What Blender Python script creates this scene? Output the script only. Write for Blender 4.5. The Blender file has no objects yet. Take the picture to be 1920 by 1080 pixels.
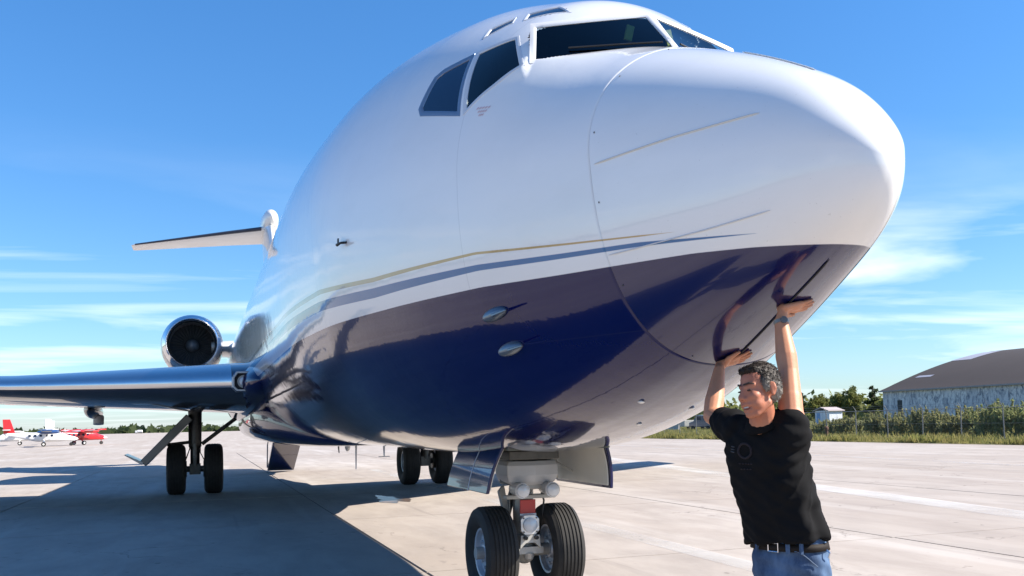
import bpy, bmesh, math, random
import numpy as np
from mathutils import Vector, Matrix
from math import sin, cos, pi, radians, sqrt, atan2, exp
random.seed(7)
rng = np.random.default_rng(7)
S = bpy.context.scene
COL = S.collection

# ------------------------------------------------------------------ camera
cam_d = bpy.data.cameras.new('camera')
cam = bpy.data.objects.new('camera', cam_d)
COL.objects.link(cam)
S.camera = cam
cam_d.sensor_width = 36.0
cam_d.lens = 36.0 * 1736.06 / 1920.0
cam_d.shift_y = 150.0 / 1920.0
cam_d.clip_start = 0.05
cam_d.clip_end = 12000
_pit, _roll, _yaw = 0.0594, -0.0226, -0.3255
_F = Vector((cos(_yaw) * cos(_pit), sin(_yaw) * cos(_pit), sin(_pit)))
_R = _F.cross(Vector((0, 0, 1))).normalized()
_U = _R.cross(_F)
_R2 = _R * cos(_roll) + _U * sin(_roll)
_U2 = -_R * sin(_roll) + _U * cos(_roll)
_M = Matrix((_R2, _U2, -_F)).transposed().to_4x4()
_M.translation = Vector((-3.1107, 2.7379, 1.539))
cam.matrix_world = _M

# ------------------------------------------------------------------ sun and sky
SUN_DIR = Vector((-0.55, -1.12, 1.0)).normalized()          # towards the sun
SUN_EL = math.asin(SUN_DIR.z)
SUN_AZ = atan2(SUN_DIR.x, SUN_DIR.y)
sun_d = bpy.data.lights.new('sun', 'SUN')
sun_d.energy = 5.0
sun_d.angle = radians(0.53)
sun_d.color = (1.0, 0.92, 0.81)
sun = bpy.data.objects.new('sun', sun_d)
sun.rotation_euler = SUN_DIR.to_track_quat('Z', 'Y').to_euler()
COL.objects.link(sun)

world = bpy.data.worlds.new('World')
S.world = world
world.use_nodes = True
wn, wl = world.node_tree.nodes, world.node_tree.links
wn.clear()
def wnode(t, **kw):
    n = wn.new(t)
    for k, v in kw.items():
        setattr(n, k, v)
    return n
w_out = wnode('ShaderNodeOutputWorld')
w_bg = wnode('ShaderNodeBackground')
sky = wnode('ShaderNodeTexSky', sky_type='NISHITA', sun_disc=False)
sky.sun_elevation = SUN_EL
sky.sun_rotation = SUN_AZ
sky.air_density = 1.0
sky.dust_density = 0.15
sky.ozone_density = 3.5
hsv = wnode('ShaderNodeHueSaturation')
hsv.inputs['Saturation'].default_value = 1.24
wl.new(sky.outputs[0], hsv.inputs['Color'])
# thin streaks of cirrus: the view direction projected on a flat sheet overhead
tc = wnode('ShaderNodeTexCoord')
sx = wnode('ShaderNodeSeparateXYZ')
wl.new(tc.outputs['Generated'], sx.inputs[0])
def wmath(op, a, b=None, clamp=False):
    n = wnode('ShaderNodeMath', operation=op, use_clamp=clamp)
    for i, v in enumerate((a, b)):
        if v is None: continue
        if isinstance(v, (int, float)): n.inputs[i].default_value = v
        else: wl.new(v, n.inputs[i])
    return n.outputs[0]
den = wmath('ADD', wmath('MAXIMUM', sx.outputs['Z'], 0.0), 0.045)
cx = wmath('DIVIDE', sx.outputs['X'], den)
cy = wmath('DIVIDE', sx.outputs['Y'], den)
cv = wnode('ShaderNodeCombineXYZ')
wl.new(cx, cv.inputs[0]); wl.new(cy, cv.inputs[1])
mp = wnode('ShaderNodeMapping')
mp.inputs['Rotation'].default_value = (0, 0, radians(24))
mp.inputs['Scale'].default_value = (0.62, 0.30, 1)
mp.inputs['Location'].default_value = (3.1, 1.7, 0)
wl.new(cv.outputs[0], mp.inputs[0])
n1 = wnode('ShaderNodeTexNoise')
n1.inputs['Scale'].default_value = 1.25
n1.inputs['Detail'].default_value = 7
n1.inputs['Roughness'].default_value = 0.52
n1.inputs['Distortion'].default_value = 0.5
wl.new(mp.outputs[0], n1.inputs['Vector'])
cr = wnode('ShaderNodeValToRGB')
cr.color_ramp.elements[0].position = 0.48; cr.color_ramp.elements[0].color = (0, 0, 0, 1)
cr.color_ramp.elements[1].position = 0.74; cr.color_ramp.elements[1].color = (1, 1, 1, 1)
wl.new(n1.outputs['Fac'], cr.inputs[0])
band = wnode('ShaderNodeValToRGB')           # cirrus sits low and thins out towards the zenith
e = band.color_ramp.elements
e[0].position = 0.0; e[0].color = (0.30, 0.30, 0.30, 1)
e[1].position = 0.30; e[1].color = (0.0, 0.0, 0.0, 1)
k = e.new(0.165); k.color = (0.80, 0.80, 0.80, 1)
k = e.new(0.215); k.color = (0.12, 0.12, 0.12, 1)
wl.new(sx.outputs['Z'], band.inputs[0])
cm = wmath('MULTIPLY', cr.outputs[0], band.outputs[0], True)
mixc = wnode('ShaderNodeMixRGB')
wl.new(cm, mixc.inputs[0])
# the air near the horizon: pale cyan instead of the model's yellow
hz = wnode('ShaderNodeValToRGB')
e = hz.color_ramp.elements
e[0].position = 0.0; e[0].color = (0.56, 0.66, 0.98, 1)
e[1].position = 0.42; e[1].color = (1.06, 1.15, 1.24, 1)
k = e.new(0.10); k.color = (0.80, 0.90, 1.0, 1)
k = e.new(0.03); k.color = (0.68, 0.80, 1.0, 1)
wl.new(sx.outputs['Z'], hz.inputs[0])
mulh = wnode('ShaderNodeMixRGB', blend_type='MULTIPLY')
mulh.inputs[0].default_value = 1.0
wl.new(hsv.outputs[0], mulh.inputs[1]); wl.new(hz.outputs[0], mulh.inputs[2])
wl.new(mulh.outputs[0], mixc.inputs[1])
mixc.inputs[2].default_value = (9.2, 9.6, 10.0, 1)
wl.new(mixc.outputs[0], w_bg.inputs['Color'])
w_bg.inputs['Strength'].default_value = 0.083
wl.new(w_bg.outputs[0], w_out.inputs['Surface'])

vs = S.view_settings
S.display_settings.display_device = 'sRGB'
vs.view_transform = 'Standard'
vs.look = 'None'
vs.exposure = 1.10
vs.gamma = 1.0
vs.use_curve_mapping = False
S.cycles.max_bounces = 8
S.cycles.glossy_bounces = 5
S.cycles.transparent_max_bounces = 12
S.cycles.caustics_reflective = False
S.cycles.caustics_refractive = False
S.cycles.use_denoising = True

# ------------------------------------------------------------------ material helpers
class NT:
    def __init__(s, name):
        s.m = bpy.data.materials.new(name)
        s.m.use_nodes = True
        s.n, s.l = s.m.node_tree.nodes, s.m.node_tree.links
        s.n.clear()
        s.out = s.n.new('ShaderNodeOutputMaterial')
        s.b = s.n.new('ShaderNodeBsdfPrincipled')
        s.l.new(s.b.outputs[0], s.out.inputs['Surface'])
    def node(s, t, **kw):
        n = s.n.new(t)
        for k, v in kw.items(): setattr(n, k, v)
        return n
    def put(s, sock, v):
        if v is None: return
        if isinstance(v, (int, float)): sock.default_value = v
        elif isinstance(v, (tuple, list)): sock.default_value = tuple(v) + ((1,) if len(v) == 3 and len(sock.default_value) == 4 else ())
        else: s.l.new(v, sock)
    def math(s, op, a, b=None, c=None, clamp=False):
        n = s.node('ShaderNodeMath', operation=op, use_clamp=clamp)
        for i, v in enumerate((a, b, c)): s.put(n.inputs[i], v) if v is not None else None
        return n.outputs[0]
    def mix(s, f, a, b):
        n = s.node('ShaderNodeMixRGB')
        s.put(n.inputs[0], f); s.put(n.inputs[1], a); s.put(n.inputs[2], b)
        return n.outputs[0]
    def noise(s, scale, detail=4, rough=.5, vec=None, stretch=None, dist=0):
        n = s.node('ShaderNodeTexNoise')
        n.inputs['Scale'].default_value = scale; n.inputs['Detail'].default_value = detail
        n.inputs['Roughness'].default_value = rough; n.inputs['Distortion'].default_value = dist
        if vec is not None:
            if stretch:
                mpn = s.node('ShaderNodeMapping'); mpn.inputs['Scale'].default_value = stretch
                s.l.new(vec, mpn.inputs[0]); vec = mpn.outputs[0]
            s.l.new(vec, n.inputs['Vector'])
        return n.outputs['Fac']
    def ramp(s, f, stops):
        n = s.node('ShaderNodeValToRGB')
        el = n.color_ramp.elements
        while len(el) < len(stops): el.new(0.5)
        for e_, (p, c) in zip(el, stops):
            e_.position = p
            e_.color = (c, c, c, 1) if isinstance(c, (int, float)) else tuple(c) + (1,)
        s.l.new(f, n.inputs[0])
        return n.outputs[0]
    def pos(s):
        return s.node('ShaderNodeNewGeometry').outputs['Position']
    def obj(s):
        return s.node('ShaderNodeTexCoord').outputs['Object']
    def bump(s, h, strength=.2, dist=.01):
        n = s.node('ShaderNodeBump')
        n.inputs['Strength'].default_value = strength; n.inputs['Distance'].default_value = dist
        s.l.new(h, n.inputs['Height']); s.l.new(n.outputs[0], s.b.inputs['Normal']); s.l.new(n.outputs[0], s.b.inputs['Coat Normal'])
    def set(s, base=None, rough=None, metal=None, coat=None, coatr=None, spec=None):
        for k, v in (('Base Color', base), ('Roughness', rough), ('Metallic', metal), ('Coat Weight', coat), ('Coat Roughness', coatr), ('Specular IOR Level', spec)):
            if v is not None: s.put(s.b.inputs[k], v)
        return s

def simple(name, base, rough=.5, metal=0., coat=0., var=0., vscale=8., spec=None, bump=0., bscale=40.):
    t = NT(name)
    if var:
        p = t.obj()
        f = t.noise(vscale, 5, .6, p)
        d = [max(0, c * (1 - var)) for c in base]; u = [min(1, c * (1 + var)) for c in base]
        t.set(base=t.mix(f, d, u))
    else:
        t.set(base=base)
    t.set(rough=rough, metal=metal, coat=coat, coatr=.03, spec=spec)
    if bump:
        t.bump(t.noise(bscale, 4, .6, t.obj()), bump)
    return t.m

# ------------------------------------------------------------------ geometry helpers
def link(name, me, mat=None, parent=None, smooth=True):
    o = bpy.data.objects.new(name, me)
    COL.objects.link(o)
    if mat is not None:
        for m in (mat if isinstance(mat, (list, tuple)) else [mat]): me.materials.append(m)
    if smooth:
        me.polygons.foreach_set('use_smooth', [True] * len(me.polygons))
    if parent is not None: o.parent = parent
    return o
def tag(o, label=None, cat=None, group=None, kind=None):
    if label: o['label'] = label
    if cat: o['category'] = cat
    if group: o['group'] = group
    if kind: o['kind'] = kind
    return o
def empty(name, loc=(0, 0, 0), rz=0.):
    o = bpy.data.objects.new(name, None)
    o.location = loc; o.rotation_euler = (0, 0, rz); o.empty_display_size = .2
    COL.objects.link(o)
    return o
class MB:
    """collects vertices and faces of one mesh"""
    def __init__(s): s.v = []; s.f = []
    def add(s, v, f):
        n = len(s.v)
        s.v += [tuple(map(float, p)) for p in v]
        s.f += [tuple(i + n for i in q) for q in f]
        return s
    def box(s, c, d, M=None):
        x, y, z = d[0] / 2, d[1] / 2, d[2] / 2
        P = [Vector((a * x, b * y, e * z)) for a in (-1, 1) for b in (-1, 1) for e in (-1, 1)]
        if M is not None: P = [M @ p for p in P]
        P = [p + Vector(c) for p in P]
        return s.add(P, [(0, 1, 3, 2), (4, 6, 7, 5), (0, 4, 5, 1), (2, 3, 7, 6), (0, 2, 6, 4), (1, 5, 7, 3)])
    def grid(s, P, closed_u=False, closed_v=False):
        P = np.asarray(P, float); nu, nv = P.shape[:2]
        f = []
        for i in range(nu - (0 if closed_u else 1)):
            for j in range(nv - (0 if closed_v else 1)):
                a, b = (i + 1) % nu, (j + 1) % nv
                f.append((i * nv + j, a * nv + j, a * nv + b, i * nv + b))
        return s.add(P.reshape(-1, 3), f)
    def loft(s, rings, cap=True):
        """rings: list of equal length loops"""
        n = len(rings[0]); base = len(s.v)
        s.grid(rings, closed_v=True)
        if cap:
            s.f.append(tuple(base + i for i in range(n)))
            s.f.append(tuple(base + (len(rings) - 1) * n + i for i in reversed(range(n))))
        return s
    def lathe(s, prof, o=(0, 0, 0), ax=(0, 0, 1), seg=24, cap=True):
        """prof: list of (along axis, radius)"""
        ax = Vector(ax).normalized()
        t = Vector((1, 0, 0)) if abs(ax.x) < .9 else Vector((0, 1, 0))
        u = ax.cross(t).normalized(); w = ax.cross(u)
        o = Vector(o)
        rings = [[o + ax * h + (u * cos(2 * pi * i / seg) + w * sin(2 * pi * i / seg)) * max(r, 1e-5) for i in range(seg)] for h, r in prof]
        return s.loft(rings, cap)
    def tube(s, pts, r, seg=8, cap=True):
        pts = [Vector(p) for p in pts]
        rs = r if isinstance(r, (list, tuple)) else [r] * len(pts)
        rings = []; prev = None
        for i, p in enumerate(pts):
            a = pts[min(i + 1, len(pts) - 1)] - pts[max(i - 1, 0)]
            a.normalize()
            if prev is None:
                t = Vector((0, 0, 1)) if abs(a.z) < .9 else Vector((1, 0, 0))
                u = a.cross(t).normalized()
            else:
                u = (prev - a * prev.dot(a)).normalized()
            prev = u; w = a.cross(u)
            rings.append([p + (u * cos(2 * pi * k / seg) + w * sin(2 * pi * k / seg)) * rs[i] for k in range(seg)])
        return s.loft(rings, cap)
    def capsule(s, a, b, ra, rb, seg=14, n=5):
        a, b = Vector(a), Vector(b); L = (b - a).length; ax = (b - a).normalized() if L > 1e-6 else Vector((0, 0, 1))
        prof = [(-ra * cos(pi / 2 * i / n), ra * sin(pi / 2 * i / n)) for i in range(n + 1)] + [(L + rb * sin(pi / 2 * i / n), rb * cos(pi / 2 * i / n)) for i in range(n + 1)]
        return s.lathe(prof, a, ax, seg)
    def ell(s, c, ax, seg=20, n=12):
        """ellipsoid; ax = three axis vectors"""
        c = Vector(c); A = [Vector(q) for q in ax]
        rings = []
        for i in range(n + 1):
            p = pi * i / n
            rings.append([c + A[2] * (-cos(p)) + (A[0] * cos(2 * pi * k / seg) + A[1] * sin(2 * pi * k / seg)) * max(sin(p), 1e-4) for k in range(seg)])
        return s.loft(rings)
    def prism(s, poly, vec):
        n = len(poly); vec = Vector(vec); P = [Vector(p) for p in poly]; b = len(s.v)
        s.add(P + [p + vec for p in P], [tuple(range(n))[::-1], tuple(range(n, 2 * n))] + [(i, (i + 1) % n, n + (i + 1) % n, n + i) for i in range(n)])
        return s
    def mesh(s, name):
        me = bpy.data.meshes.new(name)
        me.from_pydata(s.v, [], s.f)
        me.update()
        return me
    def build(s, name, mat, parent=None, smooth=True, bevel=0., fix=True, sharp=35):
        me = s.mesh(name)
        if fix:
            bm = bmesh.new(); bm.from_mesh(me)
            bmesh.ops.recalc_face_normals(bm, faces=bm.faces)
            bm.to_mesh(me); bm.free()
        o = link(name, me, mat, parent, smooth)
        if bevel:
            b = o.modifiers.new('bevel', 'BEVEL'); b.width = bevel; b.segments = 2; b.limit_method = 'ANGLE'; b.angle_limit = radians(40)
        if smooth and sharp:
            try: me.set_sharp_from_angle(angle=radians(sharp))
            except Exception: pass
        return o
def remeshed(mb, name, mat, parent, voxel, smooth_it=4, disp=None):
    """union of overlapping closed shapes as one continuous surface"""
    me = mb.mesh(name)
    bm = bmesh.new(); bm.from_mesh(me); bmesh.ops.recalc_face_normals(bm, faces=bm.faces); bm.to_mesh(me); bm.free()
    tmp = bpy.data.objects.new('tmp', me); COL.objects.link(tmp)
    r = tmp.modifiers.new('r', 'REMESH'); r.mode = 'VOXEL'; r.voxel_size = voxel; r.use_smooth_shade = True
    if smooth_it:
        q = tmp.modifiers.new('s', 'SMOOTH'); q.iterations = smooth_it; q.factor = .5
    dg = bpy.context.evaluated_depsgraph_get(); dg.update()
    out = bpy.data.meshes.new_from_object(tmp.evaluated_get(dg))
    bpy.data.objects.remove(tmp)
    if disp:
        n = len(out.vertices); co = np.empty(n * 3); out.vertices.foreach_get('co', co); co = co.reshape(-1, 3)
        no = np.empty(n * 3); out.vertices.foreach_get('normal', no); no = no.reshape(-1, 3)
        co = co + no * disp(co)[:, None]
        out.vertices.foreach_set('co', co.ravel()); out.update()
    out.name = name
    return link(name, out, mat, parent)
def copy_tree(o, parent=None):
    c = o.copy(); COL.objects.link(c)
    if parent is not None: c.parent = parent
    for ch in list(o.children): copy_tree(ch, c)
    return c

# ------------------------------------------------------------------ shape of the jet's body
def pchip(xs, ys):
    xs = np.asarray(xs, float); ys = np.asarray(ys, float); h = np.diff(xs); d = np.diff(ys) / h
    m = np.zeros(len(xs))
    for i in range(1, len(xs) - 1):
        if d[i-1] * d[i] > 0:
            w1 = 2 * h[i] + h[i-1]; w2 = h[i] + 2 * h[i-1]; m[i] = (w1 + w2) / (w1 / d[i-1] + w2 / d[i])
    m[0] = d[0]; m[-1] = d[-1]
    def f(x):
        x = np.clip(np.asarray(x, float), xs[0], xs[-1]); k = np.clip(np.searchsorted(xs, x, side='right') - 1, 0, len(xs) - 2)
        t = (x - xs[k]) / h[k]
        return (2*t**3 - 3*t**2 + 1) * ys[k] + (t**3 - 2*t**2 + t) * h[k] * m[k] + (-2*t**3 + 3*t**2) * ys[k+1] + (t**3 - t**2) * h[k] * m[k+1]
    return f
XN = np.array([0, .1, .3, .65, 1.1, 1.7, 2.5, 3.5, 5.0, 7.0])
XA = np.concatenate([XN, [27.0, 30.0, 33.0, 36.0, 39.3]])
def rt(xs, ys):
    f = pchip(np.sqrt(xs), ys)
    return lambda x: f(np.sqrt(np.maximum(x, 0)))
f_zn = rt(XN, [2.609, 2.841, 3.049, 3.27, 3.501, 3.762, 4.019, 4.267, 4.514, 4.71])
f_ze = pchip([1.4, 1.75, 2.04, 2.2, 2.5, 2.8, 3.5, 4.5, 6.0, 7.5, 27, 31, 35, 39.3], [3.781, 3.91, 4.063, 4.196, 4.405, 4.531, 4.788, 4.971, 5.05, 5.08, 5.08, 5.08, 5.0, 4.8])
f_zb = rt(XA, [2.609, 2.416, 2.285, 2.12, 1.927, 1.699, 1.488, 1.333, 1.25, 1.25, 1.30, 1.85, 2.7, 3.5, 4.1])
f_w = rt(XA, [0.0, 0.175, 0.304, 0.448, 0.621, 0.842, 1.173, 1.508, 1.839, 1.965, 1.975, 1.75, 1.3, .8, .3])
f_zm = rt(XA, [2.609, 2.687, 2.722, 2.769, 2.877, 3.005, 3.118, 3.249, 3.376, 3.385, 3.385, 3.6, 3.9, 4.2, 4.45])
NL = 2.407
def radial(x, th):
    x, th = np.broadcast_arrays(np.asarray(x, float), np.asarray(th, float))
    w, zm, zb, zn, ze = f_w(x), f_zm(x), f_zb(x), f_zn(x), f_ze(x)
    c, s = np.abs(np.cos(th)), np.sin(th)
    w = np.maximum(w, 1e-6)
    lo = 1 / np.maximum((c / w)**NL + (np.abs(s) / np.maximum(zm - zb, 1e-6))**NL, 1e-12)**(1 / NL)
    su = np.maximum(s, 0)
    rn = 1 / np.sqrt((c / w)**2 + (su / np.maximum(zn - zm, 1e-6))**2)
    re = 1 / np.sqrt((c / w)**2 + (su / np.maximum(ze - zm, 1e-6))**2)
    def g(r):
        y = r * c; z = zm + r * su; yy = np.minimum(y, .76)
        return 1.859 + .501 * yy + (.954 - .777 * yy) * (z - 3.9) - x
    a = np.full(x.shape, .3); b = np.full(x.shape, 3.)
    gi = g(a) > 0
    hi = g(b) <= 0
    for _ in range(36):
        m = (a + b) / 2; o = g(m) > 0
        b = np.where(o, m, b); a = np.where(o, a, m)
    rp = np.where(gi, .3, np.where(hi, 3., b))
    rp = np.where(x > 3.2, 9., rp)
    def sm(t):
        t = np.clip(t, 0, 1); return t * t * (3 - 2 * t)
    k = .010
    cab = np.minimum(re, rp) - k * np.exp(-np.abs(re - rp) / k) * .5
    # below the sill the nose swells gradually into the body; above it stands the windshield
    zN = zm + rn * su
    low = rn + (re - rn) * sm((x - 1.62) / .85) * (1 - sm((zN - 3.72) / .13))
    zc = zm + cab * su
    hi = low + (cab - low) * sm((zc - 3.66) / .08)
    r = np.where(x < 1.5, rn, np.maximum(np.maximum(rn, low), hi))
    return np.where(s < 0, lo, r)
def skin(x, th, off=0.):
    x, th = np.broadcast_arrays(np.asarray(x, float), np.asarray(th, float))
    r = radial(x, th) + off
    return np.stack([x, r * np.cos(th), f_zm(x) + r * np.sin(th)], -1)
def snap(P, off=0.):
    P = np.atleast_2d(np.asarray(P, float))
    return skin(P[:, 0], np.arctan2(P[:, 2] - f_zm(P[:, 0]), P[:, 1]), off)

# ------------------------------------------------------------------ materials of the jet
def stripes(t):
    """livery by height along the body: navy below, white band, blue line, white, gold line, white"""
    o = t.obj()
    sp = t.node('ShaderNodeSeparateXYZ'); t.l.new(o, sp.inputs[0])
    x, z = sp.outputs[0], t.math('SUBTRACT', sp.outputs[2], 2.0)
    xn = t.math('DIVIDE', x, 10.0, clamp=True)
    def curve(pts):
        return t.ramp(xn, [(px / 10.0, v) for px, v in pts])
    def edge(d, w=.0035):                     # 1 where d>0
        return t.math('MULTIPLY_ADD', d, 1 / w, .5, clamp=True)
    nav = curve([(0, .285), (.3, .30), (.55, .325), (.85, .346), (1.35, .362), (2.4, .393), (5, .395), (10, .40)])
    blc = curve([(.48, .378), (1.14, .441), (2.4, .514), (3.74, .532), (4.93, .578), (10, .60)])
    blh = t.math('SUBTRACT', curve([(.42, 0.), (.5, .010), (.6, .0125), (1.14, .021), (2.4, .029), (3.74, .046), (5, .050)]), .01)
    goc = curve([(.8, .452), (1.13, .482), (2.4, .604), (3.7, .626), (4.84, .69), (10, .71)])
    goh = t.math('SUBTRACT', curve([(.8, 0.), (.92, .010), (1.13, .014), (2.4, .018), (3.7, .026), (5, .030)]), .01)
    navy = edge(t.math('SUBTRACT', nav, z))
    blue = edge(t.math('SUBTRACT', blh, t.math('ABSOLUTE', t.math('SUBTRACT', z, blc))))
    gold = edge(t.math('SUBTRACT', goh, t.math('ABSOLUTE', t.math('SUBTRACT', z, goc))))
    dirt = t.noise(1.6, 6, .6, o, (0.6, 1, 1.6))
    white = t.mix(t.ramp(dirt, [(.45, 0.), (.8, .5)]), (.80, .80, .79), (.70, .70, .68))
    col = t.mix(gold, white, t.mix(t.math('MULTIPLY_ADD', x, .4, -1.0, clamp=True), (.47, .30, .10), (.33, .29, .22)))
    col = t.mix(blue, col, (.001, .115, .30))
    col = t.mix(navy, col, (.0008, .0035, .062))
    return o, x, sp.outputs[2], col, navy, edge

def body_paint():
    t = NT('jet_body_paint')
    o, x, z, col, navy, edge = stripes(t)
    # skin joints: frames along the body and lap joints, thin and faint
    lines = None
    for xc in (2.52, 4.9, 7.9, 11.0):
        e_ = edge(t.math('SUBTRACT', .0035, t.math('ABSOLUTE', t.math('SUBTRACT', x, xc))), .004)
        lines = e_ if lines is None else t.math('MAXIMUM', lines, e_)
    for zc in (2.02,):
        e_ = edge(t.math('SUBTRACT', .0025, t.math('ABSOLUTE', t.math('SUBTRACT', z, zc))), .004)
        lines = t.math('MAXIMUM', lines, e_)
    col = t.mix(t.math('MULTIPLY', lines, .16), col, (.05, .05, .06))
    # the inner face of the shell is coloured dark, painting in the unlit cockpit's shade
    back = t.node('ShaderNodeNewGeometry').outputs['Backfacing']
    col = t.mix(back, col, (.03, .032, .03))
    t.set(base=col, rough=t.math('MULTIPLY_ADD', navy, -.16, .34), coat=t.math('SUBTRACT', 1.0, back), coatr=.018, spec=t.math('MULTIPLY_ADD', navy, -.35, .5))
    t.put(t.b.inputs['Coat IOR'], t.math('MULTIPLY_ADD', navy, -.10, 1.5))
    t.bump(t.math('ADD', t.noise(1.15, 3, .5, o), t.math('MULTIPLY', t.noise(5.5, 3, .55, o, (1.4, 1, 1)), .30)), .24, .02)
    return t.m
def radome_paint():
    t = NT('radome_paint')
    o, x, z, col, navy, edge = stripes(t)
    spk = t.ramp(t.noise(60, 2, .5, o), [(.72, 0.), (.78, .35)])
    col = t.mix(t.math('MULTIPLY', spk, t.math('SUBTRACT', 1.0, navy)), col, (.42, .40, .38))
    t.set(base=col, rough=t.math('MULTIPLY_ADD', navy, -.16, .36), coat=1.0, coatr=.03)
    t.put(t.b.inputs['Coat IOR'], t.math('MULTIPLY_ADD', navy, -.10, 1.5))
    t.bump(t.noise(2.2, 3, .5, o), .06, .015)
    return t.m
M_body = body_paint()
M_radome = radome_paint()
M_navy = simple('navy_paint', (.0008, .0035, .055), .25, coat=.75, bump=.04, bscale=2, spec=.2)
M_white = simple('white_paint', (.78, .78, .76), .35, coat=.8, var=.04, vscale=3)
M_cream = simple('cream_primer_paint', (.70, .68, .60), .45, coat=.3, var=.10, vscale=5)
M_gear = simple('gear_grey_paint', (.36, .36, .34), .45, coat=.2, var=.25, vscale=14)
M_gear_dark = simple('gear_oily_metal', (.10, .10, .095), .45, metal=.5, var=.4, vscale=18)
M_chrome = simple('polished_metal', (.80, .81, .83), .10, metal=1., var=.05, vscale=4)
M_alu = simple('bare_aluminium', (.62, .64, .67), .24, metal=1., var=.08, vscale=2.5)
M_frame = simple('window_frame_paint', (.60, .61, .63), .38, coat=.5, var=.05)
M_frame_blue = simple('window_frame_metal', (.30, .33, .38), .30, metal=.7, var=.08, vscale=20)
M_dark = simple('dark_interior', (.035, .042, .042), .7)
M_black = simple('black_rubber_seal', (.012, .012, .013), .6)
M_strip = simple('lightning_strip_pale', (.60, .60, .58), .4)
M_hub = simple('wheel_hub_grey_blue', (.42, .46, .52), .4, metal=.3, var=.12, vscale=12)
M_lens = simple('lamp_glass', (.62, .65, .68), .08, coat=1.)
M_red = simple('red_paint', (.42, .012, .012), .4, coat=.3, var=.1)
M_yellow = simple('yellow_strap', (.62, .58, .12), .6)
M_skinwing = simple('wing_grey_blue_paint', (.020, .030, .055), .30, coat=.9, var=.2, vscale=2)
M_wingtop = simple('wing_top_grey', (.33, .35, .37), .4, coat=.2, var=.08)
def tyre_mat():
    t = NT('tyre_rubber')
    o = t.obj()
    n = t.noise(9, 5, .6, o)
    t.set(base=t.mix(n, (.012, .012, .013), (.042, .040, .037)), rough=.72, spec=.3)
    t.bump(t.noise(60, 4, .6, o), .12, .004)
    return t.m
M_tyre = tyre_mat()
def glass_mat(name, tint, rough=.01):
    t = NT(name)
    t.n.remove(t.b)
    tr = t.node('ShaderNodeBsdfTransparent'); tr.inputs[0].default_value = tint + (1,)
    gl = t.node('ShaderNodeBsdfGlossy'); gl.inputs['Roughness'].default_value = rough; gl.inputs[0].default_value = (1, 1, 1, 1)
    fr = t.node('ShaderNodeFresnel'); fr.inputs[0].default_value = 1.52
    mx = t.node('ShaderNodeMixShader')
    t.l.new(fr.outputs[0], mx.inputs[0]); t.l.new(tr.outputs[0], mx.inputs[1]); t.l.new(gl.outputs[0], mx.inputs[2])
    t.l.new(mx.outputs[0], t.out.inputs['Surface'])
    return t.m
M_glass = glass_mat('cockpit_glass', (.62, .72, .70))
M_glass_dark = simple('tinted_window_glass', (.008, .022, .055), .06, spec=.45)

# ------------------------------------------------------------------ the jet
jet = empty('jet_airliner')
tag(jet, 'white and navy three-engined jet airliner with blue and gold stripes parked on the apron', 'airplane')

NTH = 360
TH = np.linspace(0, 2 * pi, NTH, endpoint=False)
XSEAM = np.full(NTH, 1.413)
for _ in range(6):
    XSEAM = 1.413 + .086 * (skin(XSEAM, TH)[:, 2] - 2.8)

# window panes: corners on the starboard skin, mirrored to port
PANES = {
    'side_window': [(3.032, 1.277, 3.697), (2.605, 1.143, 3.571), (2.785, .992, 4.019), (3.015, 1.123, 3.993), (3.064, 1.165, 3.961), (3.071, 1.274, 3.744)],
    'quarter_window': [(2.528, 1.115, 3.555), (2.724, .953, 4.029), (2.452, .782, 4.05), (2.212, .838, 3.765)],
    'windshield': [(2.36, .722, 4.062), (2.222, .745, 3.785), (1.775, .018, 3.795), (2.075, .018, 4.105)],
    'eyebrow_window': [(2.612, .66, 4.245), (2.735, .583, 4.352), (2.547, .436, 4.338), (2.36, .440, 4.216)],
    'rear_eyebrow_window': [(2.861, .87, 4.202), (2.928, .801, 4.298), (2.827, .652, 4.353), (2.73, .711, 4.267)],
}
def frame_of(poly):
    P = np.array(poly); c = P.mean(0); n = np.zeros(3)
    for i in range(len(P)): n += np.cross(P[i] - c, P[(i+1) % len(P)] - c)
    n /= np.linalg.norm(n)
    u = P[0] - c; u -= n * (u @ n); u /= np.linalg.norm(u); v = np.cross(n, u)
    return c, n, u, v
def inside(poly2, q):
    n = len(poly2); r = np.ones(len(q), bool)
    for i in range(n):
        a, b = poly2[i], poly2[(i+1) % n]
        r &= (b[0]-a[0]) * (q[:, 1]-a[1]) - (b[1]-a[1]) * (q[:, 0]-a[0]) >= 0
    return r
def offset_poly(p2, d):
    n = len(p2); out = []
    for i in range(n):
        a, b, c = p2[i-1], p2[i], p2[(i+1) % n]
        def nrm(p, q):
            e_ = q - p; e_ = e_ / np.linalg.norm(e_); return np.array([e_[1], -e_[0]])
        n1_, n2_ = nrm(a, b), nrm(b, c)
        m = n1_ + n2_; m = m / np.linalg.norm(m)
        out.append(b + m * min(d / max(m @ n1_, .3), 2.2 * d))
    return np.array(out)
ALLP = []
for nm, poly in PANES.items():
    for sgn in (1, -1):
        pp = [(x, sgn * y, z) for x, y, z in poly]
        c, n, u, v = frame_of(pp)
        p2 = np.array([((np.array(p) - c) @ u, (np.array(p) - c) @ v) for p in pp])
        ALLP.append((nm, sgn, c, n, u, v, p2))

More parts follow.
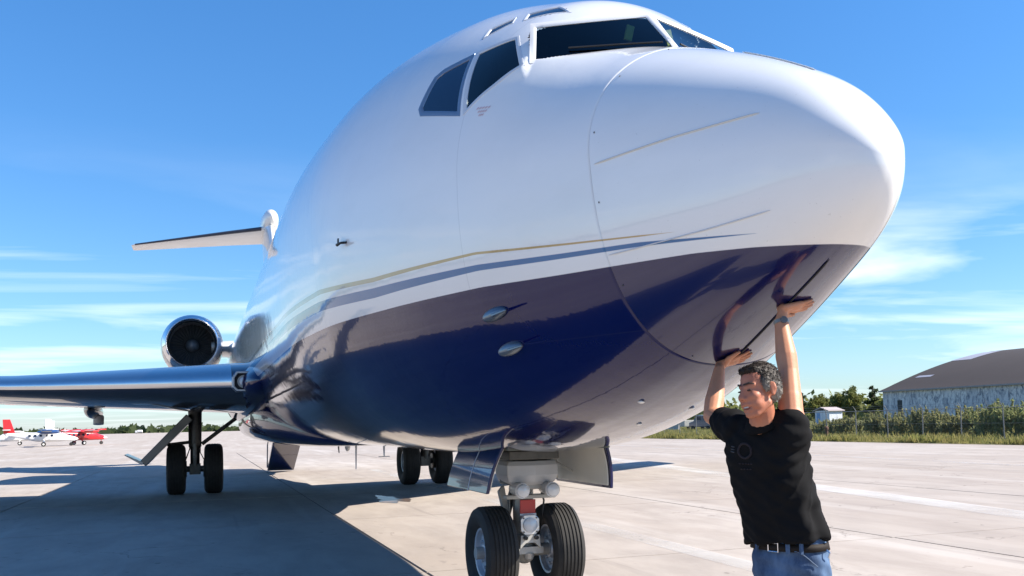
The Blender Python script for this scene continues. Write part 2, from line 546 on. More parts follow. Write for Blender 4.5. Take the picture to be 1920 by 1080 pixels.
def body_rows():
    rows = [XSEAM.copy(), XSEAM + .002]
    for t in np.linspace(0, 1, 132)[1:]:
        rows.append(XSEAM + .003 + (3.3 - XSEAM - .003) * t)
    xs = np.concatenate([np.linspace(3.35, 5.4, 42), np.linspace(5.6, 12, 26), np.linspace(12.6, 27, 18), np.linspace(27.8, 39.3, 16)])
    return rows + [np.full(NTH, x) for x in xs]
rows = body_rows()
G = np.array([skin(r, TH) for r in rows])
rr0 = skin(rows[0], TH, -.035); G[0] = rr0
fmb = MB(); fmb.grid(G, closed_v=True)
V = np.array(fmb.v); Fc = np.array(fmb.f)
cen = V[Fc].mean(1)
kill = np.zeros(len(Fc), bool)
for nm, sgn, c, n, u, v, p2 in ALLP:
    d = cen - c
    near = (np.abs(d @ n) < .12) & (np.linalg.norm(d, axis=1) < 1.0) & (cen[:, 0] < 3.3)
    q = np.stack([d @ u, d @ v], -1)
    kill |= near & inside(offset_poly(p2, .008), q)
kill |= (cen[:, 0] > 3.86) & (cen[:, 0] < 5.12) & (np.abs(cen[:, 1]) < .43) & (cen[:, 2] < 2)
fmb.f = [tuple(map(int, q)) for q in Fc[~kill]]
base = len(fmb.v)
body = fmb.build('fuselage', M_body, jet, fix=False, sharp=0)
bm = bmesh.new(); bm.from_mesh(body.data)
bmesh.ops.delete(bm, geom=[v for v in bm.verts if not v.link_faces], context='VERTS')
bmesh.ops.recalc_face_normals(bm, faces=bm.faces)
f0 = max(bm.faces, key=lambda f: f.calc_center_median().x)
sample = [f for f in bm.faces if 8 < f.calc_center_median().x < 9]
if sum(1 for f in sample if f.normal.y * f.calc_center_median().y > 0) < len(sample) * .4:
    bmesh.ops.reverse_faces(bm, faces=bm.faces)
bm.to_mesh(body.data); bm.free()

sg = np.linspace(0.0, 1, 70) ** 1.9
RG = [skin((XSEAM - .006) * max(s_, 1e-5), TH) for s_ in sg]
RG.append(skin(XSEAM - .006, TH, -.035))
rmb = MB(); rmb.loft(RG)
rad = rmb.build('radome', M_radome, jet, sharp=50)

# window panes, frames
def ring_points(p2, per=14):
    out = []
    for i in range(len(p2)):
        a, b = p2[i], p2[(i+1) % len(p2)]
        for k in range(per): out.append(a + (b - a) * k / per)
    return np.array(out)
def to3(p2, c, u, v): return c + p2[:, :1] * u + p2[:, 1:] * v
for nm, sgn, c, n, u, v, p2 in ALLP:
    inner = ring_points(p2)
    def surf(q, off):
        if nm == 'windshield':                # the front panes lie on the ruled windshield surface
            P = to3(q, c, u, v); yy = np.abs(P[:, 1]); yc = np.clip(yy, 0, .76); dz = P[:, 2] - 3.9
            B = .954 - .777 * yc
            X = 1.859 + .501 * yc + B * dz
            n_ = np.stack([-np.ones(len(P)), np.sign(P[:, 1]) * (.501 - .777 * dz), B], -1); n_ /= np.linalg.norm(n_, axis=1)[:, None]
            return np.stack([X, P[:, 1], P[:, 2]], -1) + n_ * (off + .004)
        return snap(to3(q, c, u, v), off)
    wmb = MB()
    rings = [surf(inner, -.006)]
    cc = inner.mean(0)
    for k in (.8, .6, .4, .2, .02): rings.append(surf(cc + (inner - cc) * k, -.006))
    wmb.grid(rings, closed_v=True)
    wmb.f.append(tuple(5 * len(inner) + i for i in reversed(range(len(inner)))))
    a_, b_, c_ = (Vector(wmb.v[wmb.f[0][q]]) for q in (0, 1, 2))
    if (b_ - a_).cross(c_ - a_).dot(Vector(c) - Vector((c[0] + .4, 0, 3.3))) < 0: wmb.f = [tuple(reversed(q)) for q in wmb.f]
    gm = M_glass_dark if nm in ('side_window', 'eyebrow_window', 'rear_eyebrow_window') else M_glass
    pane = wmb.build(nm, gm, jet, sharp=0, fix=False)
    if nm == 'side_window': tag(pane, 'rear side window of dark blue tinted glass')
    wd = {'side_window': .030, 'quarter_window': .022, 'windshield': .032, 'eyebrow_window': .010, 'rear_eyebrow_window': .010}[nm]
    o1 = ring_points(offset_poly(p2, wd * .45)); o2 = ring_points(offset_poly(p2, wd)); i1 = ring_points(offset_poly(p2, -.006))
    fm = MB()
    fm.grid([surf(i1, -.010), surf(i1, -.003), surf(inner, .0025), surf(o1, .0035), surf(o2, .0025), surf(o2, -.01)], closed_v=True)
    fm.build('window_frame', M_frame_blue if nm == 'side_window' else M_frame, pane, sharp=40)

# radome seam fasteners, lightning strips, probes
def strip(pts, w, name, mat, off=.004, n=24):
    pts = np.array(pts, float); t = np.linspace(0, 1, n)
    seglen = np.concatenate([[0], np.cumsum(np.linalg.norm(np.diff(pts, axis=0), axis=1))]); seglen /= seglen[-1]
    P = np.stack([np.interp(t, seglen, pts[:, k]) for k in range(3)], -1)
    Q = snap(P, off)
    m = MB(); m.tube([tuple(q) for q in Q], [w * (.35 if i in (0, n-1) else 1) for i in range(n)], 6)
    return m.build(name, mat, jet)
for sgn in (1, -1):
    strip([(1.385, sgn*.729, 2.918), (.854, sgn*.517, 2.926), (.434, sgn*.326, 2.918)], .0045, 'lightning_strip', M_strip)
    strip([(1.36, sgn*.66, 2.43), (.72, sgn*.437, 2.444), (.399, sgn*.314, 2.467)], .0035, 'lightning_strip', M_frame)
strip([(1.32, -.03, 1.86), (1.188, -.012, 1.892), (.702, .019, 2.097), (.369, .034, 2.25)], .0045, 'lightning_strip', M_black)
strip([(1.05, 0, 3.47), (.45, 0, 3.15)], .004, 'lightning_strip', M_strip)
ft = MB()
for i in range(12, NTH, 30):
    p = skin(XSEAM[i] - .035, TH[i], .0); q = skin(XSEAM[i] - .035, TH[i], .004)
    ft.lathe([(0, .006), (.003, .005)], p, Vector(q - p), 6)
ft.build('radome_fastener', M_gear_dark, rad)['kind'] = 'stuff'
# red rescue stencil under the quarter window: three tiny lines of print as thin plates on the skin
st = MB()
for row, (x0, x1) in enumerate(((2.41, 2.29), (2.39, 2.31), (2.375, 2.33))):
    for k in range(5 - row):
        xa = x0 + (x1 - x0) * k / (5 - row); xb = xa + (x1 - x0) / (5 - row) * .65
        zz = 3.515 - row * .026
        Q = snap([(xa, 1.05, zz), (xb, 1.02, zz), (xb, 1.02, zz + .011), (xa, 1.05, zz + .011)], .0025)
        st.add(Q, [(0, 1, 2, 3)])
st.build('rescue_stencil', simple('faded_red_print', (.58, .36, .40), .5), jet, smooth=False, sharp=0)

def probe(p, nrm, fwd, L, sc, name, mat):
    """a pitot tube or vane on a mast standing off the skin"""
    p, nrm, fwd = Vector(p), Vector(nrm).normalized(), Vector(fwd).normalized()
    m = MB()
    up = nrm.cross(fwd).normalized()
    prof = [(-.10, 0), (-.05, .022), (.02, .022), (.10, 0), (.02, -.022), (-.05, -.022)]
    a = [p - nrm * .03 + (-fwd) * x * sc + up * z * sc for x, z in prof]
    b = [p + nrm * .085 * sc + fwd * .05 * sc + (-fwd) * x * sc * .7 + up * z * sc * .6 for x, z in prof]
    m.loft([a, b])
    c = p + nrm * .09 * sc
    m.tube([c - fwd * .06 * sc, c + fwd * .02 * sc, c + fwd * L * sc], [.018 * sc, .016 * sc, .008 * sc], 10)
    return m.build(name, mat, jet)
for sgn in (1, -1):
    for (x, y, z) in ((2.36, 1.0, 2.215), (2.36, .90, 2.0)):
        pp = snap([(x, sgn * y, z)])[0]
        nn = Vector((-.28, sgn * .86, -.42))
        m = MB()
        # teardrop fairing of the pitot mast
        fw = Vector((-1, 0, 0)); fw = (fw - nn.normalized() * fw.dot(nn.normalized())).normalized(); up = nn.normalized().cross(fw)
        m.ell(Vector(pp), (fw * .125, up * .042, nn.normalized() * .055))
        m.capsule(Vector(pp) + nn.normalized() * .045 + fw * .04, Vector(pp) + nn.normalized() * .075 + fw * .22, .013, .006, 10)
        m.build('pitot_probe', simple('probe_metal', (.16, .20, .24), .32, metal=.6, var=.2), jet)
    pp = snap([(4.07, sgn * 1.65, 2.975)])[0]
    m = MB(); nn = Vector((-.12, sgn, -.15)).normalized(); fw = Vector((-1, -sgn * .15, 0)).normalized()
    m.capsule(Vector(pp) - nn * .02, Vector(pp) + nn * .05, .011, .009, 8)
    m.capsule(Vector(pp) + nn * .05 - fw * .085, Vector(pp) + nn * .05 + fw * .02, .013, .007, 8)
    m.box(Vector(pp) + nn * .05 - fw * .06 + Vector((0, 0, .02)), (.03, .010, .05))
    m.build('angle_vane', M_black, jet)
# small drain plates under the chin
for (x, y) in ((1.927, .247), (2.377, .02), (2.05, -.2)):
    pp = snap([(x, y, 1.5)], .0)[0]
    qq = snap([(x, y, 1.5)], .02)[0]; nd = Vector(qq - pp).normalized(); e1 = (Vector((1, 0, 0)) - nd * nd.x).normalized(); e2 = nd.cross(e1)
    m = MB(); m.ell(Vector(pp), (e1 * .032, e2 * .018, nd * .010))
    m.build('drain_plate', M_white, jet)

# cockpit interior
ck = MB()
ck.box((2.75, 0, 3.62), (.9, 1.9, .05))
glare = MB(); glare.prism([(2.18, -.72, 3.70), (2.18, .72, 3.70), (2.18, .66, 3.80), (2.18, -.66, 3.80)], (.32, 0, .03))
gs = glare.build('glareshield', M_dark, jet, bevel=.02)
for y in (-.42, .0, .42):
    d = MB(); d.lathe([(0, .05), (.02, .05)], (2.30, y, 3.84), (-.9, 0, .2), 12); d.build('instrument_dial', M_gear, gs)
fl = ck.build('cockpit_floor', M_dark, jet)
bk = MB(); bk.box((3.45, 0, 3.8), (.05, 1.7, .95)); bk.build('cockpit_bulkhead', M_dark, jet)
for y in (-.5, .5):
    s_ = MB(); s_.box((2.95, y, 3.72), (.45, .42, .12)); s_.box((3.15, y, 4.0), (.12, .42, .62)); s_.ell((3.14, y, 4.3), ((.06, 0, 0), (0, .13, 0), (0, 0, .09)))
    s_.build('pilot_seat', simple('seat_blue_cloth', (.04, .06, .10), .8), jet, bevel=.03)
for (x, y, z, dx, dy, dz) in ((2.36, .755, 3.86, .02, .03, .10), (2.10, .13, 3.93, .02, .05, .10)):
    for sgn in (1, -1):
        q = snap([(x, sgn * y, z)], -.09)[0]
        s_ = MB(); s_.box(tuple(q), (dx, dy, dz), Matrix.Rotation(radians(14 * sgn), 3, 'X')); s_.build('yellow_strap', M_yellow, jet)
# wipers on the front panes
for sgn in (1, -1):
    s_ = MB()
    A, B, C_ = snap([(1.93, sgn * .30, 3.78)], .02)[0], snap([(2.09, sgn * .45, 3.83)], .02)[0], snap([(2.20, sgn * .66, 3.83)], .015)[0]
    s_.tube([(1.859 + .501 * yy + (.954 - .777 * yy) * (zz - 3.9) - .012, sgn * yy, zz + .012) for yy, zz in ((.06, 3.825), (.30, 3.84), (.56, 3.85))], .006, 6)
    s_.build('wiper', M_black, jet)

# wing
def foil(tk, n=18):
    """closed loop of (x/c, z/c): over the top from the rear, round the nose, back under"""
    def yt(x): return 5 * tk * (.2969 * sqrt(x) - .126 * x - .3516 * x**2 + .2843 * x**3 - .1036 * x**4)
    xs = [(1 - cos(pi * i / n)) / 2 for i in range(n + 1)]
    cam_ = lambda x: .012 * (1 - (2 * x - .8)**2)
    up = [(x, cam_(x) + yt(x)) for x in reversed(xs)]
    lo = [(x, cam_(x) - yt(x)) for x in xs[1:]]
    return up + lo
def wing_sec(y, sgn):
    xl = 13.45 + .76 * (y - 2.0)
    if y > 6.2:
        c = 5.1 + (2.35 - 5.1) * (y - 6.2) / 10.2
    else:
        c = 7.9 + (5.1 - 7.9) * (y - 1.6) / 4.6
    zl = 2.335 + .022 * (y - 2) + max(0, y - 6) * .03
    tk = .118 - .002 * (y - 2)
    return xl, c, zl, max(tk, .085)
def wing_pt(y, sgn, q):
    xl, c, zl, tk = wing_sec(y, sgn)
    a = radians(2.2)
    X, Z = q[0] * c, q[1] * c
    return (xl + X * cos(a) + Z * sin(a), sgn * y, zl - X * sin(a) + Z * cos(a))
YS = [1.4, 2.0, 2.6, 3.4, 4.4, 5.4, 6.2, 8, 10, 12, 14, 16, 16.4]
for sgn in (1, -1):
    w = MB()
    rings = []
    for y in YS:
        tk = wing_sec(y, sgn)[3]
        rings.append([wing_pt(y, sgn, q) for q in foil(tk * (1 if y < 16.3 else .4))])
    w.loft(rings)
    wing = w.build('wing', M_skinwing, jet, sharp=50)
    s_ = MB(); rings = []
    for y in [2.22, 3.0, 4.2, 5.4, 6.2, 8, 10, 12, 14, 16.2]:
        tk = wing_sec(y, sgn)[3]
        L = foil(tk, 40)
        xs_up = [q for q in L[:41] if q[0] <= .13]; xs_lo = [q for q in L[41:] if q[0] <= .010]
        loop = xs_up + xs_lo
        cN = np.array([.06, .012])
        loop2 = [tuple(np.array(q) + np.array([-.0022, .0006 if q[1] > .012 else -.0012])) for q in loop]
        rings.append([wing_pt(y, sgn, q) for q in loop2] + [wing_pt(y, sgn, (.05, .008))])
    s_.loft(rings)
    s_.build('leading_edge_slat', M_alu, wing, sharp=40)
    # landing light in the wing root
    ll = MB()
    Y = lambda a: sgn * (2.035 + a)
    oct_ = [(-.17, -.14), (-.17, .12), (-.12, .18), (.12, .18), (.19, .08), (.19, -.10), (.12, -.17), (-.11, -.17)]
    ll.loft([[(13.60, Y(a), 2.35 + b) for a, b in oct_], [(13.30, Y(a), 2.35 + b) for a, b in oct_], [(13.285, Y(a * .94), 2.35 + b * .94) for a, b in oct_],
             [(13.285, Y(a * .80), 2.35 + b * .80) for a, b in oct_], [(13.36, Y(a * .74), 2.35 + b * .74) for a, b in oct_]])
    hs = ll.build('landing_light_housing', M_frame_blue, wing, smooth=False)
    l0 = MB(); l0.prism([(13.352, Y(a * .78), 2.35 + b * .78) for a, b in oct_], (.004, 0, 0)); l0.build('recess', M_black, hs, False)
    l2 = MB(); l2.lathe([(0, .070), (.03, .080), (.05, .070), (.062, .03), (.065, 0)], (13.335, Y(-.01), 2.352), (-1, .12 * sgn, 0), 20)
    l2.build('lamp', M_lens, hs)
    l3 = MB(); l3.lathe([(0, .112), (.014, .112), (.014, .082), (0, .082)], (13.33, Y(-.01), 2.352), (-1, .12 * sgn, 0), 20, cap=False); l3.build('lamp_ring', M_gear, hs)
    # flap track fairings
    for y in (5.05, 9.0):
        f_ = MB(); xl, c, zl, tk = wing_sec(y, sgn)
        zz = zl - .40 if y < 7 else zl - .30
        f_.lathe([(0, .0), (.25, .12), (.8, .17), (1.5, .17), (2.0, .11), (2.3, .02)], (xl + c * .55, sgn * y, zz + .05), (1, 0, -.03), 16)
        f_.build('flap_fairing', M_skinwing, wing)
    f_ = MB(); f_.lathe([(0, .10), (.02, .115), (.20, .115), (.21, .0)], (19.9, sgn * 4.93, 1.92), (-.2, 0, -1), 16); f_.build('flap_actuator', M_frame, wing)
    # root fillet along the body side
    rf = MB(); rings = []
    for x, hw, zt, zb_ in ((12.4, .06, 2.36, 2.30), (13.1, .30, 2.55, 2.10), (14.5, .42, 2.80, 1.90), (17, .45, 2.85, 1.78), (20, .42, 2.60, 1.75), (22.5, .3, 2.35, 1.75), (25, .05, 2.1, 1.9)):
        cz = (zt + zb_) / 2; hz = (zt - zb_) / 2
        rings.append([(x, sgn * (1.75 + hw * cos(a)), cz + hz * sin(a)) for a in np.linspace(-pi / 2, pi / 2, 9)] + [(x, sgn * 1.5, cz + hz), (x, sgn * 1.5, cz - hz)])
    rf.loft(rings); rf.build('root_fillet', M_navy, wing, sharp=85)
# belly fairing between the wings
bf = MB(); rings = []
for x, hw, zb_, zt in ((11.2, .10, 1.262, 1.30), (12.0, .62, 1.225, 1.45), (13.0, 1.15, 1.20, 1.75), (14.2, 1.62, 1.18, 2.2), (15.5, 1.80, 1.17, 2.35), (19, 1.84, 1.17, 2.35), (22.5, 1.78, 1.19, 2.3), (24.5, 1.2, 1.24, 2.0), (26, .3, 1.31, 1.6)):
    ring = []
    for a in np.linspace(0, 2 * pi, 40, endpoint=False):
        c_, s2 = cos(a), sin(a)
        n_ = 3.2
        r_ = 1 / ((abs(c_))**n_ + (abs(s2))**n_)**(1 / n_)
        ring.append((x, hw * r_ * c_, (zb_ + zt) / 2 + (zt - zb_) / 2 * r_ * s2))
    rings.append(ring)
bf.loft(rings); bf.build('belly_fairing', M_navy, jet)

# engines
def nacelle(y, z, x0, sgn, k=1.0):
    m = MB()
    m.lathe([(.06, .80 * k), (.5, .90 * k), (1.4, .96 * k), (3.0, .95 * k), (4.4, .82 * k), (5.6, .60 * k), (5.6, .52 * k), (5.0, .5 * k)], (x0, y, z), (1, 0, 0), 48, cap=False)
    e_ = m.build('engine_pod', simple('engine_pod_paint', (.020, .028, .055), .28, coat=.9, var=.05), jet)
    m = MB()
    m.lathe([(.40, .66 * k), (.22, .672 * k), (.10, .69 * k), (.03, .715 * k), (.0, .745 * k), (.012, .775 * k), (.06, .802 * k), (.25, .862 * k)], (x0, y, z), (1, 0, 0), 48, cap=False)
    m.build('intake_lip', M_chrome, e_)
    m = MB(); m.lathe([(.35, .662 * k), (1.0, .67 * k), (1.25, .67 * k)], (x0, y, z), (1, 0, 0), 40, cap=False); m.build('intake_duct', simple('intake_duct_grey', (.12, .13, .14), .45), e_)
    m = MB()
    for i in range(34):
        a = 2 * pi * i / 34; b = a + .13
        m.add([(x0 + 1.12, y + .2 * k * cos(a), z + .2 * k * sin(a)), (x0 + 1.12, y + .665 * k * cos(a), z + .665 * k * sin(a)),
               (x0 + 1.20, y + .665 * k * cos(b), z + .665 * k * sin(b)), (x0 + 1.20, y + .2 * k * cos(b), z + .2 * k * sin(b))], [(0, 1, 2, 3)])
    m.lathe([(1.26, .67 * k), (1.27, .0)], (x0, y, z), (1, 0, 0), 32)
    m.build('fan', simple('fan_blades', (.09, .095, .10), .45, metal=.4), e_, smooth=False)
    m = MB(); m.lathe([(.82, .0), (.86, .07 * k), (.98, .15 * k), (1.16, .205 * k)], (x0, y, z), (1, 0, 0), 28, cap=False); m.build('spinner', simple('spinner_grey', (.30, .31, .33), .35, metal=.4), e_)
    return e_
for sgn in (1, -1):
    e_ = nacelle(sgn * 2.97, 4.20, 26.5, sgn)
    m = MB(); rings = []
    for y, c0, c1, t_ in ((1.1, 26.9, 31.8, .26), (2.4, 27.2, 31.2, .22)):
        rings.append([(c0 + (c1 - c0) * q[0], sgn * y, 4.12 + q[1] * (c1 - c0)) for q in foil(.11)])
    m.loft(rings); m.build('pylon', M_white, e_)
# centre engine intake on the roof
m = MB(); m.lathe([(.3, .50), (.08, .53), (0, .58), (.06, .63), (.6, .68), (3.0, .70), (6.0, .55), (9.5, .35)], (28.2, 0, 5.62), (1, 0, -.05), 36, cap=False)
ce = m.build('centre_intake', M_white, jet)
m = MB(); m.lathe([(.3, .5), (.31, .0)], (28.2, 0, 5.62), (1, 0, 0), 24); m.build('intake_throat', M_dark, ce)

# tail
m = MB(); rings = []
for z, x0, c, hw in ((4.7, 29.5, 9.2, .30), (6.2, 31.4, 7.3, .27), (8.4, 33.5, 5.6, .25), (9.7, 34.8, 4.7, .27)):
    rings.append([(x0 + c * q[0], hw * 1.7 * q[1] / .118, z) for q in foil(.118)])
m.loft(rings); fin = m.build('tail_fin', M_white, jet, sharp=50)
m = MB()
m.lathe([(0, .02), (.12, .16), (.5, .29), (1.4, .36), (3.2, .34), (5.2, .15), (5.8, .02)], (34.55, 0, 10.02), (1, 0, 0), 24)
bl = m.build('bullet_fairing', M_white, fin)
for v_ in bl.data.vertices: v_.co.z = 10.02 + (v_.co.z - 10.02) * (1.35 if v_.co.z < 10.02 else 1.3)
for sgn in (1, -1):
    m = MB(); rings = []
    for y, x0, c, z in ((.1, 35.4, 3.4, 9.70), (1.5, 36.15, 2.85, 9.62), (5.3, 38.1, 1.35, 9.33), (5.45, 38.3, 1.1, 9.325)):
        rings.append([(x0 + c * q[0], sgn * y, z + q[1] * c) for q in foil(.09 if y < 5.4 else .03)])
    m.loft(rings); sb = m.build('tailplane', M_white, jet, sharp=50)
    m = MB(); rings = []
    for y, x0, c, z in ((.35, 35.54, 3.3, 9.69), (1.5, 36.15, 2.85, 9.62), (5.3, 38.1, 1.35, 9.33)):
        L = [q for q in foil(.09, 40) if q[0] < .05]
        rings.append([(x0 + c * q[0] - .012, sgn * y, z + q[1] * c * 1.06) for q in L])
    m.loft(rings); m.build('leading_edge', simple('tailplane_dark_edge', (.05, .06, .09), .35, metal=.4), sb)
# ventral airstair let down to the ground under the tail
m = MB()
m.prism([(28.2, -.46, 1.22), (31.3, -.46, .03), (31.35, -.46, .13), (28.25, -.46, 1.32)], (0, .92, 0))
ast = m.build('airstair', M_navy, jet, smooth=False)
for k in range(9):
    s_ = MB(); t_ = (k + .6) / 9.6
    s_.box((28.25 + 3.05 * t_, 0, 1.36 - 1.17 * t_), (.26, .80, .03)); s_.build('tread', M_gear, ast)
for y in (-.47, .47):
    s_ = MB(); s_.tube([(28.4, y, 1.9), (31.0, y, .95), (31.2, y, .15)], .025, 6); s_.build('handrail', M_alu, ast)

# belly aerials
for (x, z0, z1, sw, name) in ((14.13, 1.22, .75, .05, 'mast_aerial'), (11.38, 1.28, 1.06, .0, 'tee_aerial'), (16.5, 1.20, 1.0, -.12, 'blade_aerial'), (15.0, 1.22, 1.10, 0, 'blade_aerial')):
    m = MB()
    m.loft([[(x + a * .07 + 0, b * .020, z0) for a, b in ((-1, 0), (0, 1), (1, 0), (0, -1))], [(x + a * .035 + sw, b * .010, z1) for a, b in ((-1, 0), (0, 1), (1, 0), (0, -1))]])
    if name == 'tee_aerial': m.box((x, 0, z1), (.05, .17, .014))
    m.build(name, M_frame if name != 'blade_aerial' else M_black, jet)
m = MB(); m.ell((14.4, .12, 1.17), ((.07, 0, 0), (0, .05, 0), (0, 0, .09))); m.build('belly_beacon', M_lens, jet)

# ---- wheels
def tyre_profile(R, W, rim, grooves=0):
    h = W / 2
    pr = [(-h * .62, rim), (-h * .86, rim + (R - rim) * .22), (-h, rim + (R - rim) * .50), (-h * .97, rim + (R - rim) * .72), (-h * .84, rim + (R - rim) * .90), (-h * .66, R * .985)]
    crown = []
    g = grooves
    if g:
        xs = np.linspace(-h * .58, h * .58, g)
        for x in xs:
            d = R * (1 - .015 * (x / h)**2)
            crown += [(x - .008, d), (x - .005, d - .008), (x + .005, d - .008), (x + .008, d)]
    else:
        crown = [(-h * .3, R), (h * .3, R)]
    return pr + crown + [(-a, r) for a, r in reversed(pr)]
def wheel(parent, c, R, W, rim, grooves, outer):
    """tyre with its hub; outer = +1/-1 side of the dished hub face"""
    m = MB(); m.lathe(tyre_profile(R, W, rim, grooves), (c[0], c[1], c[2]), (0, 1, 0), 64, cap=False)
    t_ = m.build('tyre', M_tyre, parent, sharp=28)
    m = MB(); h = W / 2
    m.lathe([(-h * .60, rim * 1.02), (-h * .52, rim * .92), (-h * .28, rim * .80), (-h * .22, rim * .34), (-h * .55, rim * .30), (-h * .60, rim * .16), (-h * .6, 0.)], c, (0, -outer, 0), 40, cap=False) if False else None
    for sd in (1, -1):
        dep_ = .62
        m.lathe([(h * .64, rim * 1.03), (h * .60, rim * .93), (h * .34, rim * .84), (h * .30, rim * .40), (h * .50, rim * .34), (h * .56, rim * .18), (h * .56, 0.)], c, (0, sd, 0), 40, cap=False)
    hb = m.build('hub', M_hub, t_, sharp=30)
    b = MB()
    for k in range(9):
        a = 2 * pi * k / 9
        for sd in (1, -1):
            b.lathe([(0, .016), (.02, .014)], (c[0] + rim * .62 * cos(a), c[1] + sd * h * .31, c[2] + rim * .62 * sin(a)), (0, sd, 0), 6)
    for q in b.v: pass
    me_add = b.mesh('bolts')
    bm = bmesh.new(); bm.from_mesh(hb.data); bm.from_mesh(me_add); bmesh.ops.recalc_face_normals(bm, faces=bm.faces); bm.to_mesh(hb.data); bm.free()
    bpy.data.meshes.remove(me_add)
    hb.data.polygons.foreach_set('use_smooth', [True] * len(hb.data.polygons)); hb.data.set_sharp_from_angle(angle=radians(30))
    return t_
NGX = 4.78
m = MB()
m.lathe([(0, .085), (.50, .085), (.52, .115), (1.2, .115)], (NGX - .02, 0, .50), (-.02, 0, 1), 20)
m.lathe([(0, .055), (.9, .055)], (NGX, -.45, .405), (0, 1, 0), 16)
m.capsule((NGX, 0, .38), (NGX, 0, .55), .095, .09, 16)
ng = m.build('nose_gear', M_gear, jet)
for y, o_ in ((.305, 1), (-.305, -1)): wheel(ng, (NGX, y, .405), .405, .292, .215, 6, o_)
# steering collar housing: a faceted box with a bevelled front
m = MB()
top = [(4.50, -.235), (4.43, 0.0), (4.50, .235), (4.95, .20), (4.95, -.20)]
def ring5(z, k, dx=0): return [(4.74 + (x - 4.74) * k + dx, y * k, z) for x, y in top]
m.loft([ring5(1.0, .80), ring5(1.03, .92), ring5(1.085, 1.0), ring5(1.17, 1.0), ring5(1.21, .93)])
m.build('steering_housing', simple('steering_housing_grey', (.50, .51, .52), .4, coat=.3, var=.08), ng, smooth=False, bevel=.008)
m = MB(); m.box((4.66, 0, 1.26), (.42, .46, .08)); m.box((4.70, .17, 1.15), (.3, .05, .30)); m.box((4.70, -.17, 1.15), (.3, .05, .30)); m.build('gear_bracket', M_gear_dark, ng, bevel=.01)
for y in (.137, -.137):
    m = MB(); m.lathe([(-.20, .045), (-.17, .058), (.0, .062), (.035, .066)], (4.42, y, .962), (-1, 0, -.06), 20)
    l_ = m.build('taxi_light', simple('lamp_body_grey', (.55, .56, .57), .35, coat=.4), ng)
    m = MB(); m.lathe([(.035, .060), (.055, .052), (.068, .03), (.072, 0)], (4.42, y, .962), (-1, 0, -.06), 20, cap=False); m.build('lens', M_lens, l_)
m = MB(); m.box((4.60, 0, .895), (.10, .46, .035)); m.box((4.55, 0, .985), (.06, .20, .05)); m.build('light_bar', M_gear, ng, bevel=.008)
m = MB(); m.box((4.655, 0.0, .80), (.012, .145, .125), Matrix.Rotation(radians(-4), 3, 'Y')); m.build('red_placard', M_red, ng, bevel=.004)
m = MB(); m.box((4.648, 0.0, .732), (.01, .15, .018)); m.build('placard_edge', M_frame, ng)
# tow lamp plate
m = MB()
pl = [(-.088, -.05), (-.088, .05), (-.05, .088), (.05, .088), (.088, .05), (.088, -.05), (.05, -.088), (-.05, -.088)]
m.prism([(4.60, a, .645 + b) for a, b in pl], (.035, 0, 0))
tl = m.build('gear_lamp', simple('lamp_plate_silver', (.62, .63, .64), .32, metal=.6, var=.1), ng, bevel=.006)
m = MB(); m.lathe([(0, .066), (.018, .064), (.03, .045), (.036, 0)], (4.60, 0, .645), (-1, 0, 0), 24); m.build('lens', M_lens, tl)
m = MB()
for a, b in ((-.06, -.06), (-.06, .06), (.06, -.06), (.06, .06)): m.lathe([(0, .008), (.008, .007)], (4.598, a, .645 + b), (-1, 0, 0), 6)
m.build('screw', M_gear_dark, tl)['kind'] = 'stuff'
# yoke, torque links, tow fitting
m = MB()
m.prism([(4.60, -.085, .555), (4.60, .085, .555), (4.60, .095, .44), (4.60, .04, .49), (4.60, -.04, .49), (4.60, -.095, .44)], (.10, 0, 0))
m.box((4.68, 0, .42), (.10, .26, .06)); m.lathe([(0, .05), (.05, .04), (.085, .0)], (4.66, .0, .395), (0, 0, -1), 12)
m.build('axle_yoke', simple('yoke_grey', (.46, .45, .42), .45, metal=.3, var=.25, vscale=25), ng, bevel=.006)
for y in (.05, -.05):
    m = MB(); m.lathe([(0, .018), (.03, .018)], (4.598, y, .535), (-1, 0, 0), 10); m.build('tow_pin', M_black, ng)
m = MB(); m.tube([(4.86, .06, .95), (5.10, .06, .68), (4.88, .06, .45)], [.035, .045, .03], 8); m.tube([(4.86, -.06, .95), (5.10, -.06, .68), (4.88, -.06, .45)], [.035, .045, .03], 8)
m.build('torque_link', M_gear_dark, ng)
m = MB(); m.prism([(4.82, .16, .99), (4.82, .21, .93), (4.84, .12, .55), (4.84, .08, .58)], (.06, 0, 0)); m.build('steering_link', M_gear, ng, bevel=.006)
for k, (y, r, mt_) in enumerate(((.10, .010, M_black), (.13, .007, M_gear_dark), (-.11, .009, M_black))):
    m = MB(); m.tube([(4.70, y, 1.05), (4.64, y * 1.35, .85), (4.68, y * 1.2, .65), (4.72, y, .47)], r, 6); m.build('hydraulic_hose', mt_, ng)
m = MB(); m.tube([(4.95, 0, 1.05), (5.6, 0, 1.42)], .045, 10); m.build('drag_brace', M_gear, ng)
# nose gear well
m = MB(); m.box((4.49, 0, 1.62), (1.28, .88, .60)); well = m.build('gear_well', simple('gear_well_primer', (.12, .13, .11), .6), jet, fix=True)
bm = bmesh.new(); bm.from_mesh(well.data)
bmesh.ops.delete(bm, geom=[f for f in bm.faces if f.normal.z < -.9], context='FACES'); bmesh.ops.reverse_faces(bm, faces=bm.faces); bm.to_mesh(well.data); bm.free()
